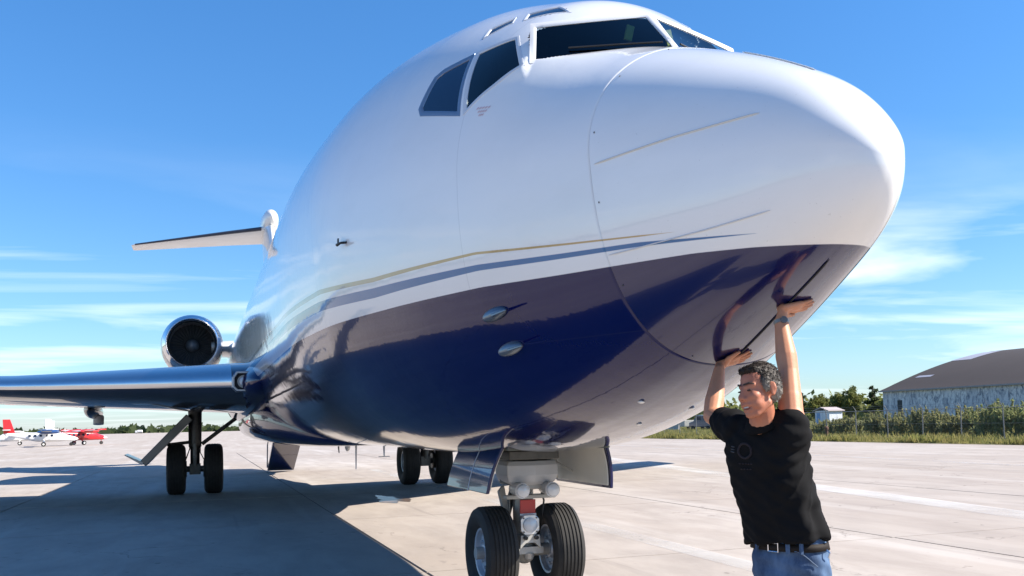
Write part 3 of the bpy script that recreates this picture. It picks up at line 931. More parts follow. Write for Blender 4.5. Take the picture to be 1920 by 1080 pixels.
# nose gear doors
for sgn, yt_, yb_, sk in ((1, .46, .61, .03), (-1, .43, .485, .03)):
    m = MB(); th_ = .028
    rings = []
    for k in range(9):
        t_ = k / 8
        y = yt_ + (yb_ - yt_) * t_ + .022 * sin(pi * t_); z = 1.385 - .40 * t_
        x0 = 3.88 + .02 * t_; x1 = 5.08 + .04 * t_
        rings.append([(x0, sgn * y, z), (x1, sgn * y, z), (x1, sgn * (y - th_), z), (x0, sgn * (y - th_), z)])
    m.loft(rings)
    d_ = m.build('nose_gear_door', M_navy, jet, bevel=.006, sharp=30)
    m = MB(); rings = []
    for k in range(9):
        t_ = .06 + .88 * k / 8
        y = yt_ + (yb_ - yt_) * t_ + .022 * sin(pi * t_) - th_ - .002; z = 1.385 - .40 * t_
        rings.append([(3.92, sgn * y, z), (5.05, sgn * y, z), (5.05, sgn * (y - .012), z), (3.92, sgn * (y - .012), z)])
    m.loft(rings); m.build('inner_panel', M_cream, d_, bevel=.004, sharp=30)
    for xr in (4.98,):
        m = MB(); m.tube([(xr, sgn * (yt_ - .05), 1.36), (xr, sgn * (yb_ - .075), 1.02)], .014, 6); m.build('stiffener', M_cream, d_)
    m = MB(); m.tube([(4.62, sgn * (yb_ - .06), 1.10), (4.72, sgn * .20, 1.24)], .010, 6); m.build('door_rod', M_gear, d_)
    m = MB(); m.prism([(4.47, sgn * (yb_ + .010), 1.0), (4.475, sgn * (yb_ + .010), 1.0), (4.475, sgn * (yt_ + .012), 1.36), (4.47, sgn * (yt_ + .012), 1.36)], (0, sgn * .003, 0))
    # (a thin pale joint line down the outer face)
    m = MB(); pts = []
    for k in range(9):
        t_ = k / 8; pts.append((4.42, sgn * (yt_ + (yb_ - yt_) * t_ + .022 * sin(pi * t_) + .001), 1.385 - .40 * t_))
    m.tube(pts, .004, 5); m.build('door_joint', M_frame, d_)

# main gears
MGX = 20.85
for sgn in (1, -1):
    m = MB()
    m.lathe([(0, .11), (.55, .11), (.58, .15), (1.4, .16), (1.65, .20)], (MGX, sgn * 2.86, .56), (0, 0, 1), 20)
    m.lathe([(0, .075), (.95, .075)], (MGX, sgn * 2.86 - .475, .60), (0, 1, 0), 16)
    m.box((MGX - .02, sgn * 2.86, .60), (.26, .26, .26))
    mg = m.build('main_gear', M_gear_dark, jet, bevel=.01)
    for y in (2.43, 3.29): wheel(mg, (MGX, sgn * y, .60), .605, .44, .27, 5, 1)
    m = MB(); m.tube([(MGX, sgn * 2.70, 1.20), (MGX, sgn * 1.85, 1.85)], .05, 10); m.build('side_brace', M_gear_dark, mg)
    m = MB(); m.tube([(MGX - .16, sgn * 2.86, 1.2), (MGX - .36, sgn * 2.86, .92), (MGX - .14, sgn * 2.86, .66)], [.04, .05, .035], 8); m.build('torque_link', M_gear, mg)
    m = MB(); m.tube([(MGX - .18, sgn * 3.0, 1.75), (MGX - .18, sgn * 2.98, 1.1), (MGX - .1, sgn * 3.1, .75)], .014, 6); m.tube([(MGX - .18, sgn * 2.72, 1.75), (MGX - .17, sgn * 2.74, 1.0), (MGX - .1, sgn * 2.6, .72)], .012, 6); m.build('hydraulic_hose', M_black, mg)
    for y in (2.62, 3.10):
        m = MB(); m.lathe([(0, .20), (.10, .20)], (MGX, sgn * y - .05, .60), (0, 1, 0), 24); m.build('brake', M_gear_dark, mg)
    # outer door: a long flat panel slanting out, with a turned-up lower lip
    m = MB()
    a = Vector((0, sgn * 2.98, 1.86)); b = Vector((0, sgn * 4.02, .78)); c_ = Vector((0, sgn * 4.42, 1.0))
    nn = Vector((0, sgn * .72, .69)) * .10
    m.prism([Vector((MGX - .5, 0, 0)) + q for q in (a + nn, a - nn, b - nn * .9, b + nn * .9)], (1.0, 0, 0))
    dr = m.build('gear_door', simple('gear_door_grey', (.20, .21, .22), .4, coat=.5, var=.15), mg, bevel=.02)
    m = MB(); n2 = Vector((0, -sgn * .48, .88)) * .035
    m.prism([Vector((MGX - .5, 0, 0)) + q for q in (b + n2, b - n2, c_ - n2 * .3, c_ + n2 * .3)], (1.0, 0, 0))
    m.build('lower_flap', simple('gear_flap_white', (.62, .64, .66), .35, coat=.5), dr, bevel=.008)
    m = MB(); m.tube([(MGX, sgn * 3.0, 1.25), (MGX, sgn * 3.50, 1.20)], .04, 8); m.build('door_link', M_gear_dark, dr)

# ------------------------------------------------------------------ ground
def concrete(name, rnd=True):
    t = NT(name)
    p = t.pos()
    big = t.noise(.22, 6, .62, p, (.35, 1, 1), .4)
    mid = t.noise(1.3, 6, .65, p, (.5, 1.2, 1), .3)
    fine = t.noise(38, 5, .7, p)
    base = t.mix(t.ramp(big, [(.35, 0.), (.68, 1.)]), (.375, .318, .272), (.47, .425, .385))
    base = t.mix(t.ramp(mid, [(.40, 0.), (.70, .7)]), base, (.285, .245, .215))
    base = t.mix(t.math('MULTIPLY', fine, .5), base, t.mix(.5, base, (.24, .22, .20)))
    spots = t.noise(2.6, 3, .4, p, None, .8)
    base = t.mix(t.ramp(spots, [(.70, 0.), (.78, .45)]), base, (.17, .15, .14))
    pale = t.noise(.55, 5, .55, p, (.12, 1.4, 1), .2)
    base = t.mix(t.ramp(pale, [(.55, 0.), (.75, .5)]), base, (.58, .55, .52))
    # hairline cracks, patchy and wandering
    dn = t.node('ShaderNodeVectorMath', operation='ADD'); nz = t.node('ShaderNodeTexNoise'); nz.inputs['Scale'].default_value = 1.7; nz.inputs['Detail'].default_value = 5
    t.l.new(p, nz.inputs['Vector']); t.l.new(p, dn.inputs[0]); t.l.new(nz.outputs['Color'], dn.inputs[1])
    vo = t.node('ShaderNodeTexVoronoi', feature='DISTANCE_TO_EDGE'); vo.inputs['Scale'].default_value = .23; t.l.new(dn.outputs[0], vo.inputs['Vector'])
    crack = t.math('MULTIPLY', t.ramp(vo.outputs['Distance'], [(0., 1.), (.0035, 0.)]), t.ramp(t.noise(.35, 3, .5, p), [(.48, 0.), (.58, .7)]))
    base = t.mix(crack, base, (.10, .085, .075))
    oil = t.math('MULTIPLY', t.ramp(t.noise(5.2, 2, .4, p), [(.70, 0.), (.74, .8)]), t.ramp(t.noise(.5, 2, .5, p), [(.5, 0.), (.6, 1.)]))
    base = t.mix(oil, base, (.10, .09, .08))
    # faint rubber streaks along the taxi direction
    rub = t.math('MULTIPLY', t.ramp(t.noise(1.6, 4, .6, p, (.05, 1.6, 1)), [(.60, 0.), (.70, .35)]), t.ramp(t.noise(.12, 2, .5, p), [(.5, 0.), (.6, 1.)]))
    base = t.mix(rub, base, (.17, .15, .14))
    if rnd:
        oi = t.node('ShaderNodeObjectInfo').outputs['Random']
        base = t.mix(t.math('MULTIPLY', oi, .16), base, (.28, .25, .23))
    t.set(base=base, rough=.85, spec=.25)
    t.bump(t.math('ADD', t.noise(90, 3, .6, p), t.math('MULTIPLY', mid, .6)), .18, .01)
    return t.m
M_con = concrete('concrete')
M_con2 = concrete('far_concrete', False)
def sheet(name, x0, x1, y0, y1, z, mat, kind='structure', n=1):
    m = MB(); m.add([(x0, y0, z), (x1, y0, z), (x1, y1, z), (x0, y1, z)], [(0, 1, 2, 3)])
    o = m.build(name, mat, None, smooth=False, fix=False); tag(o, kind=kind); return o
def dry_ground():
    t = NT('grassland')
    p = t.pos()
    a = t.noise(.08, 6, .6, p); b = t.noise(1.2, 5, .6, p)
    c = t.mix(t.ramp(a, [(.4, 0.), (.62, 1.)]), (.085, .095, .035), (.20, .165, .075))
    c = t.mix(t.math('MULTIPLY', b, .5), c, (.07, .085, .03))
    t.set(base=c, rough=.95, spec=.1)
    return t.m
M_land = dry_ground()
m = MB()
R_ = 7000
m.add([(-R_, -R_, -.09), (R_, -R_, -.09), (R_, R_, -.09), (-R_, R_, -.09)], [(0, 1, 2, 3)])
tag(m.build('terrain', M_land, None, False, fix=False), kind='structure')
apron = empty('apron', (0, 0, 0)); apron['kind'] = 'structure'
m = MB(); m.add([(-140, -32.9, -.02), (900, -32.9, -.02), (900, 260, -.02), (-140, 260, -.02)], [(0, 1, 2, 3)]); o = m.build('far_paving', M_con2, apron, False, fix=False); o['kind'] = 'structure'
m = MB(); m.add([(-23.5, -32.85, -.012), (60.5, -32.85, -.012), (60.5, 24.5, -.012), (-23.5, 24.5, -.012)], [(0, 1, 2, 3)])
m.build('joint_sealant', simple('joint_sealant_black', (.035, .032, .03), .8, var=.3), apron, False, fix=False)
def slab_mesh(nm, lx, ly):
    s_ = MB(); s_.box((0, 0, -.02), (lx - .022, ly - .022, .04))
    me = s_.mesh(nm)
    bm = bmesh.new(); bm.from_mesh(me); bmesh.ops.recalc_face_normals(bm, faces=bm.faces)
    bmesh.ops.bevel(bm, geom=[e_ for e_ in bm.edges if all(v.co.z > -.001 for v in e_.verts)], offset=.008, segments=2, affect='EDGES')
    bm.to_mesh(me); bm.free(); me.materials.append(M_con)
    return me
sl_a = slab_mesh('concrete_slab', 6, 6); sl_b = slab_mesh('concrete_slab_edge', 6, 3.4)
for i in range(14):
    for j in range(10):
        y1 = 24.5 - 6 * j; me = sl_a
        yc = y1 - 3
        if j == 9: me, yc = sl_b, y1 - 1.7
        o = bpy.data.objects.new('concrete_slab', me); COL.objects.link(o); o.parent = apron
        o.location = (-23.5 + 6 * i + 3, yc, float(rng.uniform(-.0015, .0015)))
# worn painted lines
def worn_paint(name, col, thr):
    t = NT(name)
    p = t.pos()
    f = t.ramp(t.noise(1.1, 5, .6, p, (.35, .8, 1)), [(thr - .16, 0.), (thr + .22, .62)])
    t.set(base=col, rough=.8)
    tr = t.node('ShaderNodeBsdfTransparent'); mx = t.node('ShaderNodeMixShader')
    t.l.new(f, mx.inputs[0]); t.l.new(tr.outputs[0], mx.inputs[1]); t.l.new(t.b.outputs[0], mx.inputs[2]); t.l.new(mx.outputs[0], t.out.inputs['Surface'])
    return t.m
M_line = worn_paint('worn_white_line', (.66, .65, .63), .42)
m = MB()
def band(m, a, b, w, z):
    a, b = Vector(a), Vector(b); d = (b - a).normalized(); s_ = Vector((-d.y, d.x)) * w / 2
    m.add([(a.x - s_.x, a.y - s_.y, z), (b.x - s_.x, b.y - s_.y, z), (b.x + s_.x, b.y + s_.y, z), (a.x + s_.x, a.y + s_.y, z)], [(0, 1, 2, 3)])
band(m, (40, -14.5), (-6, -6.5), .75, .0045)
tag(m.build('painted_line', M_line, None, False, fix=False), kind='structure')
m = MB(); band(m, (50, -22), (-10, -17.5), .5, .0045); band(m, (30, -3.1), (-4, -2.5), .35, .0046)
tag(m.build('painted_line', worn_paint('worn_pale_line', (.60, .59, .57), .50), None, False, fix=False), kind='structure')
# damp patch under the belly
t = NT('damp_patch'); p = t.pos()
t.set(base=t.mix(t.ramp(t.noise(3, 3, .5, p), [(.45, 0.), (.6, 1.)]), (.10, .09, .08), (.20, .11, .05)), rough=.28)
m = MB(); pts = []
for k in range(28):
    a = 2 * pi * k / 28; r = 1 + .28 * sin(3 * a + 1) + .16 * sin(7 * a)
    pts.append((16.2 + .95 * r * cos(a) * 1.0, -1.05 + .30 * r * sin(a), .005))
m.add(pts, [tuple(range(28))]); tag(m.build('puddle', t.m, None, False, fix=False), kind='structure')

# ------------------------------------------------------------------ verge, grass, shrubs, trees
m = MB()
xs = np.linspace(-60, 420, 160); ys = [-32.95, -33.6, -36, -42, -60, -110, -260]
P = [[(x, y, z + (.03 * sin(x * 1.3 + y) if 0 < k < 6 else 0)) for k, (y, z) in enumerate(zip(ys, (-.06, .05, .07, .08, .10, .1, -.05)))] for x in xs]
m.grid(P); vg = m.build('grass_verge', M_land, None, fix=False); tag(vg, kind='structure')
if vg.data.polygons[0].normal.z < 0: vg.data.flip_normals()
def leaf_mat(name, a, b, c):
    t = NT(name)
    p = t.obj()
    f = t.noise(1.1, 4, .6, p); g = t.noise(14, 2, .5, p)
    col = t.mix(t.ramp(f, [(.38, 0.), (.62, 1.)]), a, b)
    col = t.mix(t.ramp(g, [(.52, 0.), (.68, .8)]), col, c)
    t.set(base=col, rough=.7, spec=.2)
    tl_ = t.node('ShaderNodeBsdfTranslucent'); t.l.new(col, tl_.inputs[0])
    mx = t.node('ShaderNodeMixShader'); mx.inputs[0].default_value = .55
    t.l.new(t.b.outputs[0], mx.inputs[1]); t.l.new(tl_.outputs[0], mx.inputs[2]); t.l.new(mx.outputs[0], t.out.inputs['Surface'])
    return t.m
M_grass = leaf_mat('grass_blades', (.17, .19, .055), (.28, .25, .09), (.38, .29, .13))
M_shrub = leaf_mat('shrub_leaves', (.20, .22, .09), (.28, .275, .125), (.42, .34, .19))
M_shrub2 = leaf_mat('willow_leaves', (.21, .26, .10), (.30, .32, .14), (.42, .37, .20))
M_tree = leaf_mat('tree_leaves', (.11, .14, .04), (.19, .20, .06), (.26, .23, .08))
M_pine = leaf_mat('pine_needles', (.05, .075, .032), (.075, .10, .04), (.11, .12, .05))
M_bark = simple('bark', (.10, .08, .06), .9, var=.3)
M_twig = simple('pale_twigs', (.26, .22, .17), .9, var=.3)
def quads(name, C, N, size, asp=1.0, mat=None, parent=None, tri=False, up=0.):
    """many leaf-sized faces as one mesh: centres C, sizes"""
    n = len(C)
    d = rng.normal(size=(n, 3)); d[:, 2] += up; d /= np.linalg.norm(d, axis=1)[:, None]
    e_ = rng.normal(size=(n, 3)); e_ -= d * (e_ * d).sum(1)[:, None]; e_ /= np.linalg.norm(e_, axis=1)[:, None]
    s_ = np.asarray(size) * np.ones(n)
    a, b = d * (s_ * asp)[:, None], e_ * (s_ / asp)[:, None]
    if tri:
        V_ = np.stack([C - b * .5, C + b * .5, C + a * 2], 1); k = 3
    else:
        V_ = np.stack([C - a, C - b * .7, C + a, C + b * .7], 1); k = 4
    me = bpy.data.meshes.new(name)
    me.vertices.add(n * k); me.vertices.foreach_set('co', V_.reshape(-1).astype(np.float32))
    me.loops.add(n * k); me.loops.foreach_set('vertex_index', np.arange(n * k, dtype=np.int32))
    me.polygons.add(n); me.polygons.foreach_set('loop_start', np.arange(0, n * k, k, dtype=np.int32)); me.polygons.foreach_set('loop_total', np.full(n, k, dtype=np.int32))
    me.update(calc_edges=True)
    return link(name, me, mat, parent, smooth=False)
def blob_points(n, blobs, shell=.55):
    """points in a union of ellipsoids (x,y,z,rx,ry,rz), thicker towards the outside, clumped"""
    w = np.array([b[3] * b[4] * b[5] for b in blobs]); w /= w.sum()
    k = rng.choice(len(blobs), n, p=w)
    d = rng.normal(size=(n, 3)); d /= np.linalg.norm(d, axis=1)[:, None]
    r = (shell + (1 - shell) * rng.random(n)) * (1 + .10 * rng.normal(size=n))
    B = np.array(blobs)[k]
    return B[:, :3] + d * r[:, None] * B[:, 3:]
# grass along the edge of the paving
n = 26000
gx = rng.uniform(18, 130, n); gy = -33.0 - np.abs(rng.normal(0, 1.6, n)) - rng.random(n) * .6
gz = np.full(n, .03)
g_ = quads('grass', np.stack([gx, gy, gz], -1), None, rng.uniform(.05, .14, n) * (1 + .4 * np.sin(gx * .9)), 1.5, M_grass, None, tri=True, up=2.2); tag(g_, kind='stuff')
n = 30000
gx = rng.uniform(25, 140, n); gy = rng.uniform(-75, -35, n)
g_ = quads('tall_grass', np.stack([gx, gy, np.full(n, .05)], -1), None, rng.uniform(.06, .15, n), 1.5, M_grass, None, tri=True, up=2.0); tag(g_, kind='stuff')

def shrub(x, y, h, w, mat, label, n=900, seed=0):
    r0 = np.random.default_rng(seed)
    root = empty('shrub', (x, y, .05)); tag(root, label, 'shrub', 'shrubs along the fence')
    bl_ = []
    for k in range(7):
        a = r0.uniform(0, 2 * pi); rr = r0.uniform(0, .55) * w
        hh = h * r0.uniform(.45, .80)
        bl_.append((rr * cos(a), rr * sin(a) * .7, hh * .72, w * r0.uniform(.22, .42), w * r0.uniform(.22, .42), hh * r0.uniform(.30, .42)))
    C = blob_points(n, bl_, .35)
    # long upright sprigs make the ragged outline
    ns = int(n * .55); sp = r0.integers(0, 34, ns)
    sx_, sy_ = r0.uniform(-.75, .75, 34) * w, r0.uniform(-.6, .6, 34) * w
    sh_ = h * r0.uniform(.50, 1.02, 34) * (1 - .35 * np.abs(sx_) / w); lx, ly = r0.normal(0, .22, 34), r0.normal(0, .22, 34)
    t_ = r0.random(ns) ** .7
    D = np.stack([sx_[sp] + lx[sp] * t_ * h * .5, sy_[sp] + ly[sp] * t_ * h * .5, sh_[sp] * t_], -1) + r0.normal(0, .055, (ns, 3)) * (1.25 - t_)[:, None]
    C = np.concatenate([C[:n - ns], D])
    C[:, 2] = np.clip(C[:, 2], .04, None)
    quads('foliage', C, None, r0.uniform(.05, .12, n), 1.35, mat, root, up=.4)
    m = MB()
    for k in range(9):
        a = r0.uniform(0, 2 * pi); q = r0.uniform(.2, .6) * w
        m.tube([(.1 * cos(a), .1 * sin(a), -.05), (q * .6 * cos(a), q * .6 * sin(a), h * .45), (q * cos(a), q * sin(a), h * r0.uniform(.75, 1.02))], [.022, .014, .005], 4)
    m.build('stem', M_twig, root)
    return root
shr = [(61.5, -44.5, 1.1, 1.5, 0), (58.2, -44, 1.35, 1.6, 0), (55.0, -43, 1.6, 1.6, 1), (52.4, -44, 1.9, 1.7, 1), (49.8, -43.2, 1.75, 1.6, 0), (47.4, -44, 2.05, 1.8, 1), (45.0, -43, 1.85, 1.6, 0),
       (42.8, -43.6, 2.2, 1.7, 1), (40.6, -43, 2.45, 1.7, 2), (38.4, -43.6, 2.45, 1.8, 2), (36.2, -43, 2.6, 1.8, 2), (34.0, -43.6, 2.9, 1.9, 2), (31.8, -43, 2.7, 1.8, 2), (29.6, -43.6, 2.6, 1.9, 2)]
back = [(64.5, -49, 1.2, 1.7, 0), (59, -50, 1.7, 2.0, 0), (54.5, -49.5, 2.1, 2.1, 1), (50.5, -50, 2.3, 2.1, 1), (46.5, -49.5, 2.4, 2.2, 1), (42.5, -50, 2.7, 2.3, 2), (38.5, -49.5, 3.0, 2.3, 2), (34.5, -50, 3.1, 2.4, 2), (30.5, -49.5, 3.0, 2.4, 2)]
ORD = ['first', 'second', 'third', 'fourth', 'fifth', 'sixth', 'seventh', 'eighth', 'ninth', 'tenth', 'eleventh', 'twelfth', 'thirteenth', 'fourteenth']
ADJ = ['low olive', 'bushy green', 'tall willowy']
for i, (x, y, h, w, k) in enumerate(shr):
    shrub(x, y, h, w, (M_shrub, M_shrub, M_shrub2)[k], '%s shrub, %s from the open grass end of the row nearest the wire fence' % (ADJ[k], ORD[i]), int(1500 + 1100 * h), 100 + i)
for i, (x, y, h, w, k) in enumerate(back):
    shrub(x, y, h, w, (M_shrub, M_shrub, M_shrub2)[k], '%s shrub, %s from the white shed end of the rear row behind the fence' % (ADJ[k], ORD[i]), int(1300 + 900 * h), 200 + i)

def tree(x, y, h, w, label, kind=0, seed=0, n=1500, ls=.26):
    r0 = np.random.default_rng(seed)
    root = empty('tree', (x, y, 0)); tag(root, label, 'tree', 'trees beside the hangar')
    m = MB()
    m.tube([(0, 0, -.1), (.05 * h * .2, 0, h * .35), (0, .02 * h, h * .75), (0, 0, h * .97)], [.035 * h, .026 * h, .013 * h, .004 * h], 8)
    bl_ = []
    K = 11 if kind == 0 else 9
    for k in range(K):
        a = 2.4 * k + r0.uniform(-.4, .4)
        if kind == 0:
            hz = h * (.34 + .58 * k / K); q = w * r0.uniform(.35, .8) * sin(pi * (.25 + .7 * k / K))
            bl_.append((q * cos(a), q * sin(a), hz, w * r0.uniform(.28, .5), w * r0.uniform(.28, .5), h * r0.uniform(.09, .16)))
        else:
            hz = h * (.30 + .68 * k / K); q = w * (1.02 - .9 * k / K) * r0.uniform(.4, .75)
            bl_.append((q * cos(a), q * sin(a), hz, w * (.62 - .42 * k / K), w * (.62 - .42 * k / K), h * .055))
        m.tube([(0, 0, hz * .78), (q * .6 * cos(a), q * .6 * sin(a), hz * .95), (q * cos(a), q * sin(a), hz)], [.012 * h, .008 * h, .003 * h], 5)
    m.build('trunk', M_bark, root)
    quads('crown', blob_points(n, bl_, .35), None, r0.uniform(.55, 1.2, n) * ls, 1.15, M_tree if kind == 0 else M_pine, root, up=.5)
    return root
trs = [(182.5, -131, 6.9, 2.6, 0), (178.3, -129, 7.3, 2.4, 1), (174.3, -131, 6.5, 2.5, 0), (170.9, -127, 6.2, 2.2, 0), (167.4, -130, 6.7, 2.6, 0), (163.6, -131, 7.9, 2.9, 0), (160.2, -128, 6.6, 2.4, 0), (156.8, -131, 8.0, 2.3, 1), (153.4, -132, 5.8, 2.3, 0), (188, -133, 6.8, 2.8, 0), (194, -130, 6.4, 2.6, 1), (151.0, -137, 7.0, 2.6, 0)]
TL = ['round-headed leafy tree', 'dark ragged pine']
order = sorted(range(len(trs)), key=lambda i: trs[i][0])
for n_, i in enumerate(order):
    x, y, h, w, k = trs[i]
    tree(x, y, h, w, '%s, %s from the hangar in the row of trees beside it' % (TL[k], ORD[n_]), k, 300 + i)
# distant woods all round the field
pts = []; 
for dist, zt, nn_ in ((930, 6.5, 9000), (1150, 8.5, 9000)):
    a = rng.uniform(0, 2 * pi, nn_)
    prof = zt * (.60 + .22 * np.sin(a * 41) + .14 * np.sin(a * 97 + 1) + .12 * rng.normal(size=nn_))
    z = np.abs(rng.random(nn_)) * np.maximum(prof, 1)
    r_ = dist * (1 + .03 * rng.normal(size=nn_))
    pts.append(np.stack([r_ * np.cos(a), r_ * np.sin(a), z], -1))
pts = np.concatenate(pts)
wd = quads('distant_woods', pts, None, rng.uniform(2.4, 5.5, len(pts)), 1.1, M_pine, None, up=.3); tag(wd, kind='stuff')
# nearer line of woods behind the hangar side of the field
nn_ = 9000
x = rng.uniform(60, 520, nn_); y = -190 - rng.random(nn_) * 30
z = rng.random(nn_) * np.maximum(2, 6.5 + 1.6 * np.sin(x * .21) + 1.2 * np.sin(x * .53) + rng.normal(size=nn_) * .8)
wd = quads('woods', np.stack([x, y, z], -1), None, rng.uniform(.7, 1.5, nn_), 1.1, M_tree, None, up=.3); tag(wd, kind='stuff')

# ------------------------------------------------------------------ fence
M_galv = simple('galvanised_steel', (.20, .20, .20), .55, metal=.3, var=.1)
fence = empty('wire_fence', (0, -38, 0)); tag(fence, 'tall galvanised wire mesh fence with barbed arms along the grass verge', 'fence')
pm = MB(); pm.tube([(0, 0, -.1), (0, 0, 1.86)], .032, 8); pm.tube([(0, 0, 1.84), (0, .10, 1.98), (0, .22, 2.12)], [.024, .02, .014], 6)
post_me = pm.mesh('post'); post_me.materials.append(M_galv)
FX = [26.7 + 2.95 * k for k in range(42)]
for x in FX:
    o = bpy.data.objects.new('post', post_me); COL.objects.link(o); o.parent = fence; o.location = (x, 0, 0); o.rotation_euler = (radians(rng.uniform(-1.5, 1.5)), radians(rng.uniform(-1.5, 1.5)), 0)
for z, r, nm in ((1.80, .020, 'top_rail'), (.95, .006, 'wire'), (.12, .006, 'wire'), (1.96, .005, 'barbed_wire'), (2.08, .005, 'barbed_wire')):
    m = MB(); m.tube([(FX[0], .0 if z < 1.9 else (z - 1.84) * .8, z), (FX[-1], .0 if z < 1.9 else (z - 1.84) * .8, z)], r, 5); m.build(nm, M_galv, fence)
m = MB()
x = FX[0]
while x < FX[-1] - 1.7:
    for sgn in (1, -1):
        a = (x if sgn > 0 else x + 1.66)
        b = a + 1.66 * sgn
        m.add([(a, -.002, .12), (a + .005, -.002, .12), (b + .005, -.002, 1.78), (b, -.002, 1.78)], [(0, 1, 2, 3)])
    x += .11
ch = m.build('chain_link', M_galv, fence, False, fix=False); ch['kind'] = 'stuff'

# brown marker post by the fence
mk = empty('marker_post', (48.55, -36.6, .05)); tag(mk, 'short brown weathered marker post standing in the grass', 'post')
m = MB(); m.lathe([(0, .10), (.62, .09), (.64, .13), (.78, .13), (.86, .05)], (0, 0, -.05), (0, 0, 1), 10); m.build('post', simple('rusty_brown', (.12, .06, .04), .8, var=.3), mk)
m = MB(); m.lathe([(0, .05), (.2, .05)], (0, -.1, .45), (0, 1, 0), 8); m.build('cap', M_bark, mk)

# ------------------------------------------------------------------ old hangar
hang = empty('hangar', (94, -110, 0)); tag(hang, 'long weathered hangar with blue-grey board walls and dark curved roof', 'hangar')
def board_mat():
    t = NT('weathered_boards')
    o = t.pos(); oi = t.node('ShaderNodeObjectInfo').outputs['Random']
    st_ = t.noise(1.5, 8, .78, t.pos(), (1.3, 1, .55), .9)
    c = t.mix(t.ramp(st_, [(.38, 0.), (.54, 1.)]), (.12, .14, .18), (.74, .72, .69))
    c = t.mix(t.math('MULTIPLY', oi, .35), c, (.22, .25, .31))
    t.set(base=c, rough=.85)
    return t.m
M_board = board_mat()
M_roof = simple('bitumen_roof', (.042, .031, .027), .85, var=.18, vscale=.15, bump=.1)
L0, L1 = -46., 35.2                      # along x from the root
pw = 1.16; npan = int((L1 - L0) / pw)
wall = MB(); wall.box(((L0 + L1) / 2, -.15, 2.75), (L1 - L0, .2, 5.6)); wl_ = wall.build('wall', simple('wall_core', (.20, .24, .30), .9), hang, False)
wb = MB(); wb.box((0, 0, 2.8), (pw - .03, .06, 5.5)); wme = wb.mesh('wall_panel'); wme.materials.append(M_board)
wb2 = MB(); wb2.box((0, 0, 4.75), (pw - .03, .06, 1.6)); wme2 = wb2.mesh('wall_panel_short'); wme2.materials.append(M_board)
for i in range(npan):
    x = L0 + pw * (i + .5)
    o = bpy.data.objects.new('wall_panel', wme2 if i in (npan - 4,) else wme); COL.objects.link(o); o.parent = hang
    o.location = (x, float(rng.uniform(-.012, .012)), 0)
xd = L0 + pw * (npan - 4 + .5)
m = MB(); m.box((xd, -.03, 1.95), (pw - .05, .05, 3.9)); m.build('doorway', M_dark, hang, False)
# gable end panels facing down the field
ridge_y = -28.0
def roof_z(t_): return 5.72 + 7.2 * (1 - (1 - t_)**1.55)          # t 0 at eave, 1 at ridge
for i in range(24):
    t0, t1 = i / 24, (i + 1) / 24
    for side in (0, 1):
        ya = ridge_y * t0 if side == 0 else 2 * ridge_y - ridge_y * t0
        yb = ridge_y * t1 if side == 0 else 2 * ridge_y - ridge_y * t1
        s_ = -1 if side == 0 else 1
        m = MB(); m.prism([(L1, ya + .01 * s_, 0), (L1, yb - .01 * s_, 0), (L1, yb - .01 * s_, roof_z(t1) - .1), (L1, ya + .01 * s_, roof_z(t0) - .1)], (-.08, 0, 0)); m.build('gable_panel', M_board, hang, False)
m = MB(); rings = []
for x in (L0, L1 + .5):
    up, lo = [], []
    for i in range(41):
        t_ = i / 20
        y = ridge_y * t_; tt = t_ if t_ <= 1 else 2 - t_
        y += .5 if i == 0 else (-.5 if i == 40 else 0)
        up.append((x, y, roof_z(tt) + (-.12 if i in (0, 40) else 0))); lo.append((x, y, roof_z(tt) - .16 + (-.12 if i in (0, 40) else 0)))
    rings.append(up + lo[::-1])
m.loft(rings); m.build('roof', M_roof, hang, sharp=40)
m = MB(); m.box(((L0 + L1) / 2, .52, 5.56), (L1 - L0 + 1, .06, .24)); m.build('eave_board', simple('eave_board_grey', (.30, .28, .28), .8), hang, False)
M_patch = simple('bare_metal_patch', (.48, .46, .48), .5, metal=.4, var=.2)
m = MB(); R2 = []
for x in (L1 - 4.2, L1 + .52):
    R2.append([(x + (1.6 if x < L1 else 0) * (t_ - .5), ridge_y * t_, roof_z(t_) + .04) for t_ in np.linspace(.56, .84, 8)])
m.grid(R2); m.build('roof_patch', M_patch, hang, fix=False)
m = MB(); m.grid([[(x, ridge_y * t_, roof_z(t_) + .04) for t_ in (.20, .235)] for x in (L1 - 5.2, L1 - 1.6)]); m.build('roof_patch', M_patch, hang, fix=False)

# white shed
sh = empty('shed', (91.9, -70, .1), radians(0)); tag(sh, 'small white shed with pale blue door beyond the fence', 'shed')
m = MB(); m.box((0, 0, 1.05), (2.7, 1.9, 2.1)); m.build('wall', simple('shed_white', (.70, .72, .76), .6, var=.1), sh, False, bevel=.02)
m = MB(); m.prism([(-1.55, 1.2, 2.02), (0, 1.2, 2.42), (1.55, 1.2, 2.02), (1.55, 1.2, 2.10), (0, 1.2, 2.52), (-1.55, 1.2, 2.10)], (0, -2.4, 0)); m.build('roof', simple('shed_roof', (.42, .36, .35), .8), sh, False)
d_ = MB(); d_.box((.72, .96, .98), (.62, .05, 1.7)); d_.build('door', simple('shed_door_blue', (.20, .34, .55), .6), sh, False)
for x in (-.15, -.8):
    m = MB(); m.box((x, .96, 1.05), (.05, .04, 2.0)); m.build('corner_board', simple('shed_trim', (.52, .56, .64), .6), sh, False)

